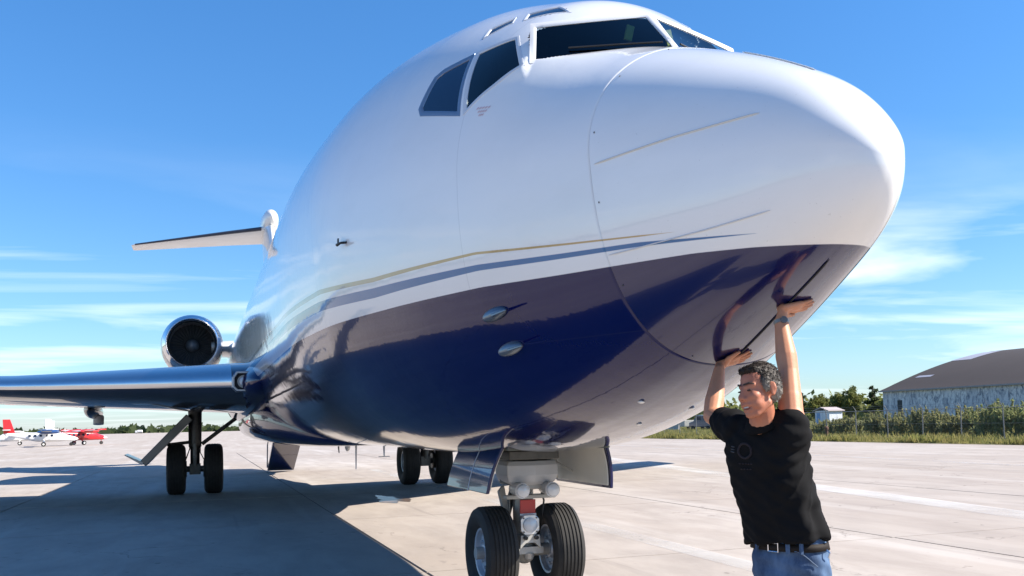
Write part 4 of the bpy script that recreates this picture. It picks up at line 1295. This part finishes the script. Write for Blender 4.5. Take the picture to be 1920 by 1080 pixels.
# parked van and low barriers seen past the man's arm
van = empty('parked_van', (104.4, -60.2, 0), radians(12)); tag(van, 'dark blue van parked beyond the fence past the nose of the jet', 'van')
m = MB(); prof = [(-2.2, .45), (-2.25, 1.1), (-2.05, 1.95), (.7, 2.05), (1.35, 1.25), (2.2, 1.05), (2.28, .5)]
m.prism([(x, -.9, z) for x, z in prof], (0, 1.8, 0)); m.build('body', simple('van_blue', (.03, .055, .11), .3, coat=.8), van, False, bevel=.06)
for x in (-1.4, 1.45):
    for y in (-.85, .85):
        m = MB(); m.lathe([(-.1, .2), (-.1, .33), (.1, .33), (.1, .2)], (x, y, .33), (0, 1, 0), 18); w_ = m.build('wheel', M_tyre, van)
for y in (-.91, .91):
    m = MB(); m.box((.25, y, 1.6), (.75, .02, .45)); m.build('side_window', M_glass_dark, van, False)
m = MB(); m.prism([(.84, -.78, 1.92), (.84, .78, 1.92), (1.36, .78, 1.30), (1.36, -.78, 1.30)], (.02, 0, .02)); m.build('windscreen', M_glass_dark, van, False)
for y in (-.62, .62):
    m = MB(); m.box((2.25, y, .85), (.06, .32, .18)); m.build('headlight', M_lens, van, False)
bar_me = MB().prism([(-1.5, -.28, 0), (-1.5, .28, 0), (-1.5, .12, .35), (-1.5, .09, .8), (-1.5, -.09, .8), (-1.5, -.12, .35)], (3.0, 0, 0)).mesh('concrete_barrier')
bar_me.materials.append(simple('barrier_concrete', (.40, .38, .35), .9, var=.15, vscale=2))
BL = ['pale concrete barrier nearest the parked blue van', 'pale concrete barrier second from the parked blue van', 'pale concrete barrier third from the parked blue van', 'pale concrete barrier furthest from the parked blue van']
for i in range(4):
    o = bpy.data.objects.new('concrete_barrier', bar_me); COL.objects.link(o); o.location = (107.5 + 3.25 * i, -57.2 - .1 * i, .02); tag(o, BL[i], 'barrier', 'barriers beyond the fence')
tr_ = empty('equipment_trailer', (112.5, -61.5, 0)); tag(tr_, 'low grey equipment trailer behind the concrete barriers', 'trailer')
m = MB(); m.box((0, 0, .95), (3.4, 1.7, .9)); m.build('body', simple('trailer_grey', (.34, .34, .32), .6, var=.15), tr_, False, bevel=.05)
for y in (-.85, .85):
    m = MB(); m.lathe([(-.1, .2), (-.1, .32), (.1, .32), (.1, .2)], (.2, y, .32), (0, 1, 0), 16); m.build('wheel', M_tyre, tr_)
m = MB(); m.tube([(-1.6, 0, .6), (-2.6, 0, .5)], .05, 6); m.build('drawbar', M_gear_dark, tr_)

# ------------------------------------------------------------------ light aircraft on the far left
def small_plane(name, label, loc, head, c, sc=1.0):
    """high-wing twin: body along local +x (nose), parts coloured by c"""
    root = empty('light_aircraft', loc, head); tag(root, label, 'airplane', 'propeller aircraft parked beyond the wing'); root.scale = (sc,) * 3
    secs = [(-6.4, .10, 2.35, .16), (-5.0, .28, 2.2, .36), (-3, .58, 1.95, .66), (-1.2, .78, 1.72, .82), (2.0, .80, 1.70, .84), (2.9, .78, 1.68, .80), (3.6, .66, 1.48, .60), (4.6, .46, 1.34, .42), (5.3, .22, 1.28, .22), (5.55, .03, 1.26, .04)]
    m = MB(); rings = []
    for x, hw, zc, hz in secs:
        rings.append([(x, hw * np.sign(cos(a)) * abs(cos(a))**.62, zc + hz * np.sign(sin(a)) * abs(sin(a))**.62) for a in np.linspace(0, 2 * pi, 20, endpoint=False)])
    m.loft(rings); fz = m.build('fuselage', c['body'], root, sharp=50)
    m = MB(); m.lathe([(0, .47), (.3, .40), (.75, .22), (1.0, .02)], (4.58, 0, 1.33), (1, 0, -.06), 16); m.build('nose_cone', c['nose'], root)
    m = MB(); rings = []
    for y in (-7.4, -6.2, 0, 6.2, 7.4):
        k = 1.7 if abs(y) < 7 else 1.5
        rings.append([(1.2 - k * q[0], y, 2.62 + .035 * abs(y) + k * q[1]) for q in foil(.13, 8)])
    m.loft(rings); m.build('wing', c['wing'], root)
    for y in (-6.9, 6.9):
        m = MB(); m.box((.45, y, 2.66 + .035 * 6.9), (1.75, 1.1, .24)); m.build('wing_tip', c['tip'], root, bevel=.06)
    for y in (-2.6, 2.6):
        m = MB(); m.lathe([(-1.6, .10), (-.8, .34), (.6, .40), (1.7, .33), (1.95, .2)], (.4, y, 2.62), (1, 0, 0), 14); nc = m.build('nacelle', c['nac'], root)
        m = MB()
        for k in range(3):
            a = 2 * pi * k / 3 + .4
            m.prism([(2.40, y + .1 * cos(a), 2.62 + .1 * sin(a)), (2.43, y + .1 * cos(a) + .06, 2.62 + .1 * sin(a)), (2.43, y + 1.15 * cos(a) + .05, 2.62 + 1.15 * sin(a)), (2.40, y + 1.15 * cos(a) - .05, 2.62 + 1.15 * sin(a))], (.04, 0, 0))
        m.lathe([(0, .16), (.3, .02)], (2.36, y, 2.62), (1, 0, 0), 10); m.build('propeller', M_gear_dark, nc)
        m = MB(); m.tube([(.2, y * .98, 2.6), (.1, y * .35, 1.15)], .06, 6); m.build('wing_strut', c['gear'], root)
        m = MB(); m.tube([(-.1, y * .28, 1.15), (-.15, y * .72, .42)], [.14, .09], 8); m.build('gear_leg', c['gear'], root)
        m = MB(); m.lathe([(-.16, .15), (-.16, .40), (.16, .40), (.16, .15)], (-.15, y * .74, .42), (0, 1, 0), 20); w_ = m.build('wheel', M_tyre, root)
        m = MB(); m.lathe([(-.17, .17), (.17, .17)], (-.15, y * .74, .42), (0, 1, 0), 14); m.build('hub', M_white, w_)
    m = MB(); m.tube([(4.3, 0, 1.1), (4.35, 0, .35)], .07, 8); m.build('nose_leg', c['gear'], root)
    m = MB(); m.lathe([(-.11, .1), (-.11, .32), (.11, .32), (.11, .1)], (4.35, 0, .33), (0, 1, 0), 18); m.build('nose_wheel', M_tyre, root)
    m = MB(); m.prism([(-4.6, -.09, 2.3), (-5.5, -.09, 5.0), (-6.7, -.09, 5.0), (-6.5, -.09, 2.3)], (0, .18, 0)); m.build('tail_fin', c['fin'], root, False, bevel=.04)
    m = MB(); m.box((-6.0, 0, 3.1), (1.2, 5.6, .14)); m.build('tailplane', c['wing'], root, bevel=.04)
    for x in (-2.4, -1.5, -.6, .3, 1.2):
        for y in (-1, 1):
            m = MB(); m.box((x, y * .80, 1.98), (.42, .05, .38)); m.build('window', M_glass_dark, root, bevel=.02)
    m = MB(); m.prism([(2.65, -.62, 2.45), (2.65, .62, 2.45), (3.42, .55, 1.98), (3.42, -.55, 1.98)], (.05, 0, .04)); m.build('windshield', M_glass_dark, root)
    return root
M_pr = simple('aircraft_red', (.50, .012, .018), .3, coat=.8); M_pw = simple('aircraft_white', (.76, .76, .76), .35, coat=.5); M_pb = simple('aircraft_blue', (.015, .06, .19), .3, coat=.8)
small_plane('a', 'white propeller aircraft with blue engine pods and red tail fin', (120.0, 20.4, 0), radians(-82), dict(body=M_pw, nose=M_pw, wing=M_pw, tip=M_pb, nac=M_pb, gear=M_pw, fin=M_pr), .66)
small_plane('b', 'bright red propeller aircraft with white nose and white wing', (126.5, 17.3, 0), radians(-56), dict(body=M_pr, nose=M_pw, wing=M_pw, tip=M_pr, nac=M_pr, gear=M_pr, fin=M_pw), .66)
small_plane('c', 'plain white propeller aircraft with white tail fin behind the others', (141.0, 26.6, 0), radians(98), dict(body=M_pw, nose=M_pw, wing=M_pw, tip=M_pw, nac=M_pw, gear=M_pw, fin=M_pw), .66)
# far white fuel tank truck under the wing
ft_ = empty('tank_truck', (803, 49.4, 0), radians(80)); tag(ft_, 'tiny white tank truck at the far edge of the apron', 'truck')
m = MB(); m.lathe([(-2.4, .9), (-2.3, 1.05), (1.2, 1.05), (1.3, .9)], (0, 0, 1.75), (1, 0, 0), 14); m.build('tank', M_pw, ft_)
m = MB(); m.box((2.3, 0, 1.4), (1.5, 2.0, 1.8)); m.build('cab', M_pw, ft_, False, bevel=.1)
for x in (-1.6, 2.3):
    m = MB(); m.lathe([(-1.1, .42), (1.1, .42)], (x, 0, .42), (0, 1, 0), 14); m.build('wheel', M_tyre, ft_)

# ------------------------------------------------------------------ the man under the nose
def skin_mat():
    t = NT('skin')
    o = t.obj()
    n = t.noise(18, 4, .6, o)
    # a ruddier, weathered face and neck
    vm = t.node('ShaderNodeVectorMath', operation='DISTANCE'); t.l.new(o, vm.inputs[0]); vm.inputs[1].default_value = (-.095, .245, 1.645)
    fc = t.math('MULTIPLY_ADD', vm.outputs['Value'], -14., 2.6, clamp=True)
    c = t.mix(n, (.47, .20, .11), (.58, .285, .17))
    c = t.mix(t.math('MULTIPLY', fc, .75), c, t.mix(n, (.36, .105, .06), (.50, .19, .115)))
    stub = t.math('MULTIPLY', t.noise(420, 2, .5, o), .25)
    t.set(base=t.mix(t.math('MULTIPLY', stub, fc), c, (.12, .07, .05)), rough=.5, spec=.3)
    t.b.inputs['Subsurface Weight'].default_value = .12
    t.b.inputs['Subsurface Radius'].default_value = (.012, .005, .003)
    t.bump(t.noise(140, 3, .5, o), .05, .002)
    return t.m
M_skin = skin_mat()
_hc = tuple(Vector((.560, .306, 1.668)) - Vector((.66, .07, 0)))
t = NT('black_cotton'); o_ = t.obj()
t.set(base=t.mix(t.noise(5, 4, .6, o_), (.0045, .0045, .005), (.009, .009, .010)), rough=.9, spec=.14)
t.bump(t.noise(320, 2, .5, o_), .12, .002); M_shirt = t.m
t = NT('denim'); o_ = t.obj()
f_ = t.noise(6, 5, .65, o_, (1, 1, .5)); w_ = t.noise(260, 2, .5, o_, (1, 1, .25))
c_ = t.mix(t.ramp(f_, [(.38, 0.), (.66, 1.)]), (.022, .045, .10), (.10, .17, .29))
t.set(base=t.mix(t.math('MULTIPLY', w_, .4), c_, (.14, .20, .30)), rough=.85, spec=.15)
t.bump(t.math('ADD', w_, t.math('MULTIPLY', f_, 2.)), .25, .004); M_denim = t.m
t = NT('greying_hair'); o_ = t.obj()
sp_ = t.node('ShaderNodeSeparateXYZ'); t.l.new(o_, sp_.inputs[0])
g1 = t.noise(120, 3, .6, o_, (1, 1, .35))
side = t.math('MULTIPLY_ADD', sp_.outputs[2], -13., 22.45, clamp=True)
t.set(base=t.mix(t.math('MULTIPLY', side, t.math('MULTIPLY_ADD', g1, .9, .3), clamp=True), (.022, .015, .011), (.36, .33, .29)), rough=.55, spec=.3)
t.bump(g1, .6, .006); M_hair = t.m
M_brow = simple('dark_brow', (.03, .018, .012), .6)

man = empty('person', (.66, .07, 0)); tag(man, 'man in black polo shirt and jeans pushing up on the nose of the jet', 'person')
MO = Vector((.66, .07, 0))
V3 = lambda *a: Vector(a) - MO
# skeleton, world metres
shR, shL = V3(.800, .262, 1.475), V3(.540, .150, 1.505)
elR, wrR = V3(1.085, .240, 1.555), V3(1.222, .106, 1.795)
elL, wrL = V3(.628, .092, 1.752), V3(.714, .062, 2.005)
chest, waist, pelv = V3(.674, .192, 1.36), V3(.670, .140, 1.11), V3(.668, .094, .88)
neckb, headc = V3(.645, .225, 1.50), V3(.560, .306, 1.668)
ax = (shL - shR).normalized(); ax.z = 0; ax.normalize()           # towards his left
fw = Vector((-ax.y, ax.x, 0)); fw = fw if fw.y > 0 else -fw         # the way his chest faces
up = Vector((0, 0, 1))
b = MB()
b.ell(chest + up * .02, (ax * .175, fw * .115, up * .19)); b.ell(waist, (ax * .150, fw * .105, up * .20)); b.ell(pelv, (ax * .155, fw * .11, up * .15))
b.capsule(shR, shL, .065, .065); b.capsule(neckb - up * .06, neckb + (headc - neckb) * .62, .068, .058)
hipR, hipL = pelv - ax * .09 - up * .06, pelv + ax * .09 - up * .06
kneeR, kneeL = V3(.775, .115, .48), V3(.555, .050, .47)
ankR, ankL = V3(.80, .045, .09), V3(.53, -.02, .09)
for h_, k_, a_ in ((hipR, kneeR, ankR), (hipL, kneeL, ankL)):
    b.capsule(h_, k_, .082, .055); b.capsule(k_, a_, .055, .038); b.capsule(a_, a_ + fw * .12 - up * .035, .036, .03)
def arm(s_, e_, w_):
    b.capsule(s_, s_ + (e_ - s_) * .5, .060, .056); b.capsule(s_ + (e_ - s_) * .4, e_, .056, .047)
    m_ = e_ + (w_ - e_) * .30
    b.capsule(e_, m_, .047, .051); b.capsule(m_, w_, .051, .031)
arm(shR, elR, wrR); arm(shL, elL, wrL)
# deltoids
b.ell(shR + (elR - shR) * .12, (ax * .06, fw * .06, up * .065)); b.ell(shL + (elL - shL) * .12, (ax * .065, fw * .06, up * .06))

def hull(P, off):
    q = snap([tuple(Vector(P) + MO)], off)[0]
    return Vector(q) - MO
def out_n(P):
    a, c_ = hull(P, 0.), hull(P, .02)
    return (c_ - a).normalized()
def hand(wr, heel, d, thumb_side, spread, curl):
    """palm flat against the hull: heel on the hull, fingers along d, thumb off the side near the base"""
    n_ = out_n(heel)
    d = (d - n_ * d.dot(n_)).normalized(); s_ = n_.cross(d).normalized() * thumb_side      # towards the thumb
    heel_p = hull(heel, .020)
    b.capsule(wr, heel_p, .029, .023)
    mcp = []
    for k, (sd, ln) in enumerate(((.034, .088), (.012, .094), (-.011, .090), (-.032, .080))):
        base_ = heel_p + s_ * sd * .72; kn = hull(heel_p + d * ln + s_ * sd, .0155)
        b.capsule(base_, kn, .0185, .0135); mcp.append(kn)
    b.ell(hull(heel_p + d * .045, .019), (d * .050, s_ * .040, n_ * .0155))
    for k, (kn, L, a) in enumerate(zip(mcp, (.072, .080, .074, .058), (.20, .05, -.09, -.24))):
        dd = (d + s_ * a * spread).normalized()
        p1 = hull(kn + dd * L * .45, .0115 + curl * .006); p2 = hull(kn + dd * L * .76, .0105 + curl * .004); p3 = hull(kn + dd * L, .0095)
        b.capsule(kn, p1, .0108, .0098, 10, 4); b.capsule(p1, p2, .0098, .0089, 10, 4); b.capsule(p2, p3, .0089, .0076, 10, 4)
    t0 = heel_p + d * .018 + s_ * .020 + n_ * .010
    t1 = hull(heel_p + d * .050 + s_ * .058, .022); t2 = hull(heel_p + d * .082 + s_ * .072, .016); t3 = hull(heel_p + d * .106 + s_ * .078, .011)
    b.capsule(t0, t1, .019, .0145, 12, 4); b.capsule(t1, t2, .0135, .0112, 10, 4); b.capsule(t2, t3, .0112, .0088, 10, 4)
hand(wrL, V3(.722, .040, 2.085), Vector((-.05, -1, .12)), -1, .55, .3)
hand(wrR, V3(1.292, .060, 1.850), Vector((-.50, -.80, .25)), 1, 1.0, .6)

# head
fh = Vector((-.17, .965, -.10)).normalized(); lh = Vector((0, 0, 1)).cross(fh).normalized(); uh = fh.cross(lh).normalized()
# tilt towards his right shoulder a little
tl_ = Matrix.Rotation(radians(6), 3, fh); lh, uh = tl_ @ lh, tl_ @ uh
def H(f, l, u): return headc + fh * f + lh * l + uh * u
k = 1.0
b.ell(H(-.014, 0, .030), (fh * .096, lh * .074, uh * .092))
b.ell(H(.030, 0, -.030), (fh * .068, lh * .061, uh * .090))
b.ell(H(.034, 0, -.078), (fh * .054, lh * .050, uh * .044))
b.ell(H(.072, 0, -.108), (fh * .024, lh * .028, uh * .020))
b.capsule(H(.000, .042, -.066), H(.060, .024, -.106), .022, .018); b.capsule(H(.000, -.042, -.066), H(.060, -.024, -.106), .022, .018)
b.capsule(H(.090, 0, .014), H(.112, 0, -.030), .0085, .0120, 12, 4); b.ell(H(.101, .013, -.036), (fh * .013, lh * .009, uh * .009)); b.ell(H(.101, -.013, -.036), (fh * .013, lh * .009, uh * .009))
b.capsule(H(.064, .044, .022), H(.086, .010, .018), .0105, .0100, 10, 4); b.capsule(H(.064, -.044, .022), H(.086, -.010, .018), .0105, .0100, 10, 4)
for q in (1, -1):
    b.ell(H(.062, q * .036, -.028), (fh * .030, lh * .026, uh * .026)); b.ell(H(.050, q * .038, -.060), (fh * .036, lh * .022, uh * .032))
    b.ell(H(-.012, q * .076, -.012), (fh * .017, lh * .010, uh * .032)); b.ell(H(-.006, q * .080, -.030), (fh * .010, lh * .007, uh * .011))
    b.ell(H(-.020, q * .081, -.002), (fh * .010, lh * .012, uh * .026))
b.capsule(H(.092, -.024, -.064), H(.092, .024, -.064), .0075, .0075, 10, 4); b.capsule(H(.096, -.012, -.061), H(.096, .012, -.061), .0075, .0075, 10, 4)
b.capsule(H(.086, -.022, -.088), H(.086, .022, -.088), .0085, .0085, 10, 4)
bodym = remeshed(b, 'body', M_skin, man, .0048, 3)
def relax(o, c, r, it):
    """extra smoothing of the vertices round c"""
    me = o.data; n = len(me.vertices); co = np.empty(n * 3); me.vertices.foreach_get('co', co); co = co.reshape(-1, 3)
    ed = np.empty(len(me.edges) * 2, dtype=np.int32); me.edges.foreach_get('vertices', ed); ed = ed.reshape(-1, 2)
    w = np.clip((r - np.linalg.norm(co - np.array(c), axis=1)) / .03, 0, 1)[:, None] * .5
    for _ in range(it):
        s2 = np.zeros_like(co); k2 = np.zeros((n, 1))
        np.add.at(s2, ed[:, 0], co[ed[:, 1]]); np.add.at(s2, ed[:, 1], co[ed[:, 0]]); np.add.at(k2, ed[:, 0], 1); np.add.at(k2, ed[:, 1], 1)
        co = co + (s2 / np.maximum(k2, 1) - co) * w
    me.vertices.foreach_set('co', co.ravel()); me.update()
relax(bodym, headc, .155, 4)

def small(name, mat, fn):
    m_ = MB(); fn(m_); return m_.build(name, mat, man)
small('teeth', simple('teeth_white', (.58, .54, .47), .35), lambda m_: m_.tube([H(.0800, -.024, -.0735), H(.0905, -.012, -.0755), H(.0935, 0, -.076), H(.0905, .012, -.0755), H(.0800, .024, -.0735)], [.003, .0055, .006, .0055, .003], 8))
for q in (1, -1):
    small('eye', simple('eye_dark', (.02, .014, .010), .2), lambda m_: m_.ell(H(.086, q * .030, .0005), (fh * .0070, lh * .0120, uh * .0042)))
    small('eyebrow', M_brow, lambda m_: m_.tube([H(.0655, q * .050, .026), H(.083, q * .036, .0335), H(.0965, q * .012, .029)], [.0022, .0042, .0038], 8))
small('mouth', simple('lip_dark', (.17, .05, .04), .4), lambda m_: m_.tube([H(.0760, -.030, -.0725), H(.0890, -.014, -.078), H(.0925, 0, -.079), H(.0890, .014, -.078), H(.0760, .030, -.0725)], [.003, .0065, .0072, .0065, .003], 8))
h = MB()
h.ell(H(-.026, 0, .040), (fh * .096, lh * .079, uh * .088))
h.ell(H(.024, 0, .093), (fh * .054, lh * .054, uh * .023)); h.ell(H(.052, -.012, .088), (fh * .022, lh * .036, uh * .014))
h.ell(H(-.060, 0, .000), (fh * .056, lh * .072, uh * .070))
for q in (1, -1): h.ell(H(.012, q * .068, .022), (fh * .022, lh * .014, uh * .040))
def hair_noise(co):
    return .0018 * np.sin(co[:, 0] * 210 + 3 * np.sin(co[:, 2] * 90)) * np.sin(co[:, 1] * 170 + co[:, 2] * 60) + .0012 * np.sin(co[:, 0] * 420 + co[:, 1] * 380)
hair = remeshed(h, 'hair', M_hair, man, .006, 2, hair_noise)
# loose strands lying back over the head
nv = len(hair.data.vertices); hc = np.empty(nv * 3); hair.data.vertices.foreach_get('co', hc); hc = hc.reshape(-1, 3)
hn = np.empty(nv * 3); hair.data.vertices.foreach_get('normal', hn); hn = hn.reshape(-1, 3)
pick = rng.choice(nv, 2600); P_ = hc[pick]; N_ = hn[pick]
flow = -np.array(fh) * .55 - np.array(uh) * .55 + rng.normal(0, .38, (len(pick), 3))
front = ((P_ - np.array(headc)) @ np.array(fh) > .035)[:, None]
flow = np.where(front, np.array(fh) * .25 + np.array(lh) * .6 + np.array(uh) * .25 + rng.normal(0, .35, flow.shape), flow)
flow -= N_ * (flow * N_).sum(1)[:, None]; flow /= np.linalg.norm(flow, axis=1)[:, None]
sd_ = np.cross(flow, N_); ln_ = rng.uniform(.010, .024, len(pick))[:, None]; wd2 = .0011
A_ = P_ - N_ * .001; B_ = P_ + flow * ln_ * .6 + N_ * .0018; C2 = P_ + flow * ln_ + N_ * rng.uniform(.000, .0028, len(pick))[:, None]
SV = np.stack([A_ - sd_ * wd2, A_ + sd_ * wd2, B_ + sd_ * wd2, C2, B_ - sd_ * wd2], 1).reshape(-1, 3)
sm2 = bpy.data.meshes.new('strands'); sm2.from_pydata(SV.tolist(), [], [tuple(range(5 * i, 5 * i + 5)) for i in range(len(pick))])
link('strands', sm2, M_hair, hair, smooth=False)['kind'] = 'stuff'

# shirt: torso sweep with sleeves, then folds pulled from the raised arms
s_ = MB()
def ringell(c, a, f, n_=40, pw_=2.4, tilt=0.):
    out = []
    for i in range(n_):
        th_ = 2 * pi * i / n_; cc, ss = cos(th_), sin(th_)
        r_ = 1 / ((abs(cc))**pw_ + abs(ss)**pw_)**(1 / pw_)
        out.append(c + ax * a * r_ * cc + fw * f * r_ * ss + up * tilt * cc)
    return out
rings = [ringell(V3(.672, .104, .955), .200, .152, tilt=.022), ringell(V3(.672, .112, 1.00), .202, .156, tilt=.018), ringell(V3(.670, .140, 1.11) - ax * .012, .186, .150), ringell(V3(.672, .168, 1.23) - ax * .012, .190, .146),
         ringell(V3(.676, .190, 1.34) - ax * .008, .202, .140), ringell(V3(.672, .205, 1.42), .200, .125), ringell(V3(.664, .214, 1.475), .165, .095), ringell(V3(.655, .222, 1.510), .085, .075)]
s_.loft(rings)
s_.capsule(shR + up * .002, shR + (elR - shR) * .50, .090, .080, 24, 6)
s_.ell(shL - up * .05, (ax * .080, fw * .098, up * .110)); s_.capsule(shL - up * .05, shL + (elL - shL) * .06, .088, .070, 24, 6)
s_.capsule(V3(.66, .225, 1.49), shR, .075, .075); s_.capsule(V3(.66, .225, 1.49), shL, .07, .08)
fold_src = [(np.array(shL - up * .03), 1.0), (np.array(shR), .7)]
def folds(co):
    d_ = np.zeros(len(co))
    hipp = np.array(pelv - ax * .0 + up * .05)
    L_ = np.array(shL); A_ = np.array(ax); Fv = np.array(fw)
    # tension folds running down his left side towards the waist
    u_ = (co - L_) @ A_; z_ = co[:, 2]; f_c = (co - L_) @ Fv
    side_ = np.clip(((co - np.array(chest)) @ A_ + .02) / .16, 0, 1)
    ph = 62 * (z_ * .62 + f_c * .85 + .10 * np.sin(9 * z_ + 4 * u_)) 
    d_ += .0075 * side_ * np.sin(ph) * np.clip((1.46 - z_) / .2, 0, 1)
    # slack ripples round the hem and belly
    d_ += .0055 * np.clip((1.20 - z_) / .2, 0, 1) * np.sin(34 * u_ + 12 * z_ + 2 * np.sin(14 * z_))
    d_ += .0035 * np.sin(41 * u_ - 26 * z_ + 3 * np.sin(11 * f_c)) 
    d_ += .0022 * np.sin(95 * z_ + 60 * u_ + 4 * np.sin(20 * f_c))
    # sharp tension creases fanning from his raised left arm down across the side
    rad_ = np.arctan2(f_c + .30, (z_ - 1.62)); rr_ = np.hypot(f_c + .30, z_ - 1.62)
    rid = lambda v: (1 - np.abs(np.sin(v)))**3
    d_ += .0075 * side_ * rid(17 * rad_ + 1.5 * np.sin(7 * rr_)) * np.clip((1.42 - z_) / .15, 0, 1)
    d_ += .0060 * np.clip((1.25 - z_) / .15, 0, 1) * rid(24 * u_ + 16 * z_ + 1.2 * np.sin(9 * z_)) * (.4 + .6 * side_)
    # bunching round the right sleeve
    dr = np.linalg.norm(co - np.array(shR), axis=1)
    d_ += .006 * np.exp(-(dr / .12)**2) * np.sin(120 * dr)
    return d_
shirt = remeshed(s_, 'shirt', M_shirt, man, .0075, 4, folds)
# collar, placket and the faint print on the chest
def on_shirt(sx, z, off):
    """point on the front of the shirt: sx across (towards his left), z height"""
    c0 = Vector(((rings[4][0] + rings[4][20]) / 2))
    base_ = chest.copy(); base_.z = 0
    org = Vector((base_.x, base_.y, z)) + ax * sx + fw * .5
    hit, loc, nr, idx = shirt.ray_cast(org, -fw)
    return (loc + nr * off) if hit else Vector((base_.x, base_.y, z)) + ax * sx + fw * .15
cm = MB()
cN = neckb + (headc - neckb) * .10
col_pts = []
for i in range(15):
    a = radians(-150 + 300 * i / 14)
    col_pts.append(cN + (fw * cos(a) * .078 + ax * sin(a) * .078) + up * (.012 - .045 * cos(a)))
for off_ in (0,):
    R1 = [p + up * .024 - (p - cN).normalized() * .004 for p in col_pts]; R2 = [p - up * .016 + (p - cN).normalized() * .018 for p in col_pts]; R3 = [p + up * .022 - (p - cN).normalized() * .010 for p in col_pts]; R4 = [p - up * .02 + (p - cN).normalized() * .004 for p in col_pts]
    cm.grid([R4, R3, R1, R2], closed_v=False)
cl = cm.build('collar', M_shirt, man)
sl = cl.modifiers.new('thick', 'SOLIDIFY'); sl.thickness = .004
pr_mat = simple('faded_purple_print', (.011, .0065, .010), .85)
pm_ = MB(); rp = []
for i in range(25):
    a = 2 * pi * i / 24; rp.append(on_shirt(-.035 + .034 * cos(a), 1.385 + .034 * sin(a), .0015))
pm_.tube(rp, .006, 6, cap=False)
for r_, n_ in ((1.325, 5), (1.300, 4)):
    for i in range(n_):
        x0 = -.035 + (i - (n_ - 1) / 2) * .017
        pm_.tube([on_shirt(x0 - .005, r_, .001), on_shirt(x0 + .005, r_, .001)], .0035, 4)
pm_.build('shirt_print', pr_mat, shirt)
lm = MB()
for i in range(3):
    lm.tube([on_shirt(-.115 - .004 * i, 1.405 - .012 * i, .001), on_shirt(-.095, 1.402 - .012 * i, .001)], .003, 4)
lm.build('chest_badge', simple('pale_badge', (.05, .05, .055), .8), shirt)

# jeans
j = MB()
jr = [ringell(V3(.668, .098, .985), .168, .122), ringell(V3(.668, .094, .93), .176, .130), ringell(pelv - up * .03, .182, .138), ringell(pelv - up * .10, .176, .135)]
j.loft(jr)
for h_, k_, a_, q in ((hipR, kneeR, ankR, -1), (hipL, kneeL, ankL, 1)):
    j.capsule(h_ - up * .02, k_, .104, .078, 20, 6); j.capsule(k_, a_ + up * .03, .078, .062, 20, 6)
def jf(co):
    return .004 * np.sin(46 * co[:, 2] + 22 * co[:, 0] + 3 * np.sin(30 * co[:, 1])) * np.clip((.92 - co[:, 2]) / .1, 0, 1) + .003 * np.sin(80 * co[:, 2] - 40 * co[:, 1])
jeans = remeshed(j, 'jeans', M_denim, man, .0085, 3, jf)
bt = MB(); P1 = ringell(V3(.668, .098, .955), .175, .129); P2 = ringell(V3(.668, .098, .920), .181, .135)
bt.grid([P2, P1], closed_v=True); belt = bt.build('belt', simple('dark_leather', (.014, .010, .008), .7, spec=.2), man)
sl = belt.modifiers.new('thick', 'SOLIDIFY'); sl.thickness = .006; sl.offset = 1
bk_ = MB(); c0 = V3(.668, .098, .938) + fw * .139
bk_.tube([c0 + ax * a + up * z for a, z in ((-.026, -.020), (.026, -.020), (.026, .020), (-.026, .020), (-.026, -.020))], .0045, 6); bk_.build('buckle', M_chrome, belt)
for sx in (-.09, .075, .13):
    lp = MB(); q = V3(.668, .098, .938) + ax * sx + fw * (.139 * (1 - (abs(sx) / .18)**2.4)**(1 / 2.4) + .004)
    lp.box(q, (.014, .014, .05)); lp.build('belt_loop', M_denim, jeans)
# pocket edge, rivet and key clip on his left hip
pk = MB(); pts = []
for i in range(9):
    t_ = i / 8; a = .10 + .075 * t_; z = .925 - .07 * t_**2
    pts.append(V3(.668, .094, z) + ax * a + fw * (.142 * max(.02, 1 - (a / .185)**2.4)**(1 / 2.4)))
pk.tube(pts, .0028, 5); pk.build('pocket_seam', simple('denim_thread', (.09, .13, .20), .8), jeans)
kc = MB(); q0 = V3(.668, .094, .925) + ax * .176
kc.tube([q0 + ax * .012, q0 + ax * .028 - up * .012, q0 + ax * .020 - up * .035], .004, 6); kc.build('key_clip', M_alu, jeans)
for h_, a_ in (('shoe', ankR), ('shoe', ankL)):
    sm_ = MB(); sm_.ell(a_ + fw * .07 - up * .045, (fw * .145, ax * .05, up * .042)); sm_.ell(a_ - up * .02, (fw * .06, ax * .045, up * .06))
    so = sm_.build('shoe', simple('dark_shoe', (.02, .016, .012), .5), man)
# wrist watch
wt = MB(); wd_ = (wrL - elL).normalized(); wc = wrL - wd_ * .010
wt.lathe([(-.010, .033), (-.008, .0365), (.008, .0365), (.010, .033)], wc, wd_, 28, cap=False)
wa = wt.build('watch', simple('watch_steel', (.26, .25, .23), .45, metal=.5), man)
wf_ = MB(); side2 = (Vector((-.95, .32, 0)) - wd_ * Vector((-.95, .32, 0)).dot(wd_)).normalized()
wf_.lathe([(.030, .018), (.042, .017), (.043, .0)], wc, (side2 + lh * .2).normalized(), 20); wf_.build('watch_face', simple('watch_dial', (.12, .12, .12), .2), wa)
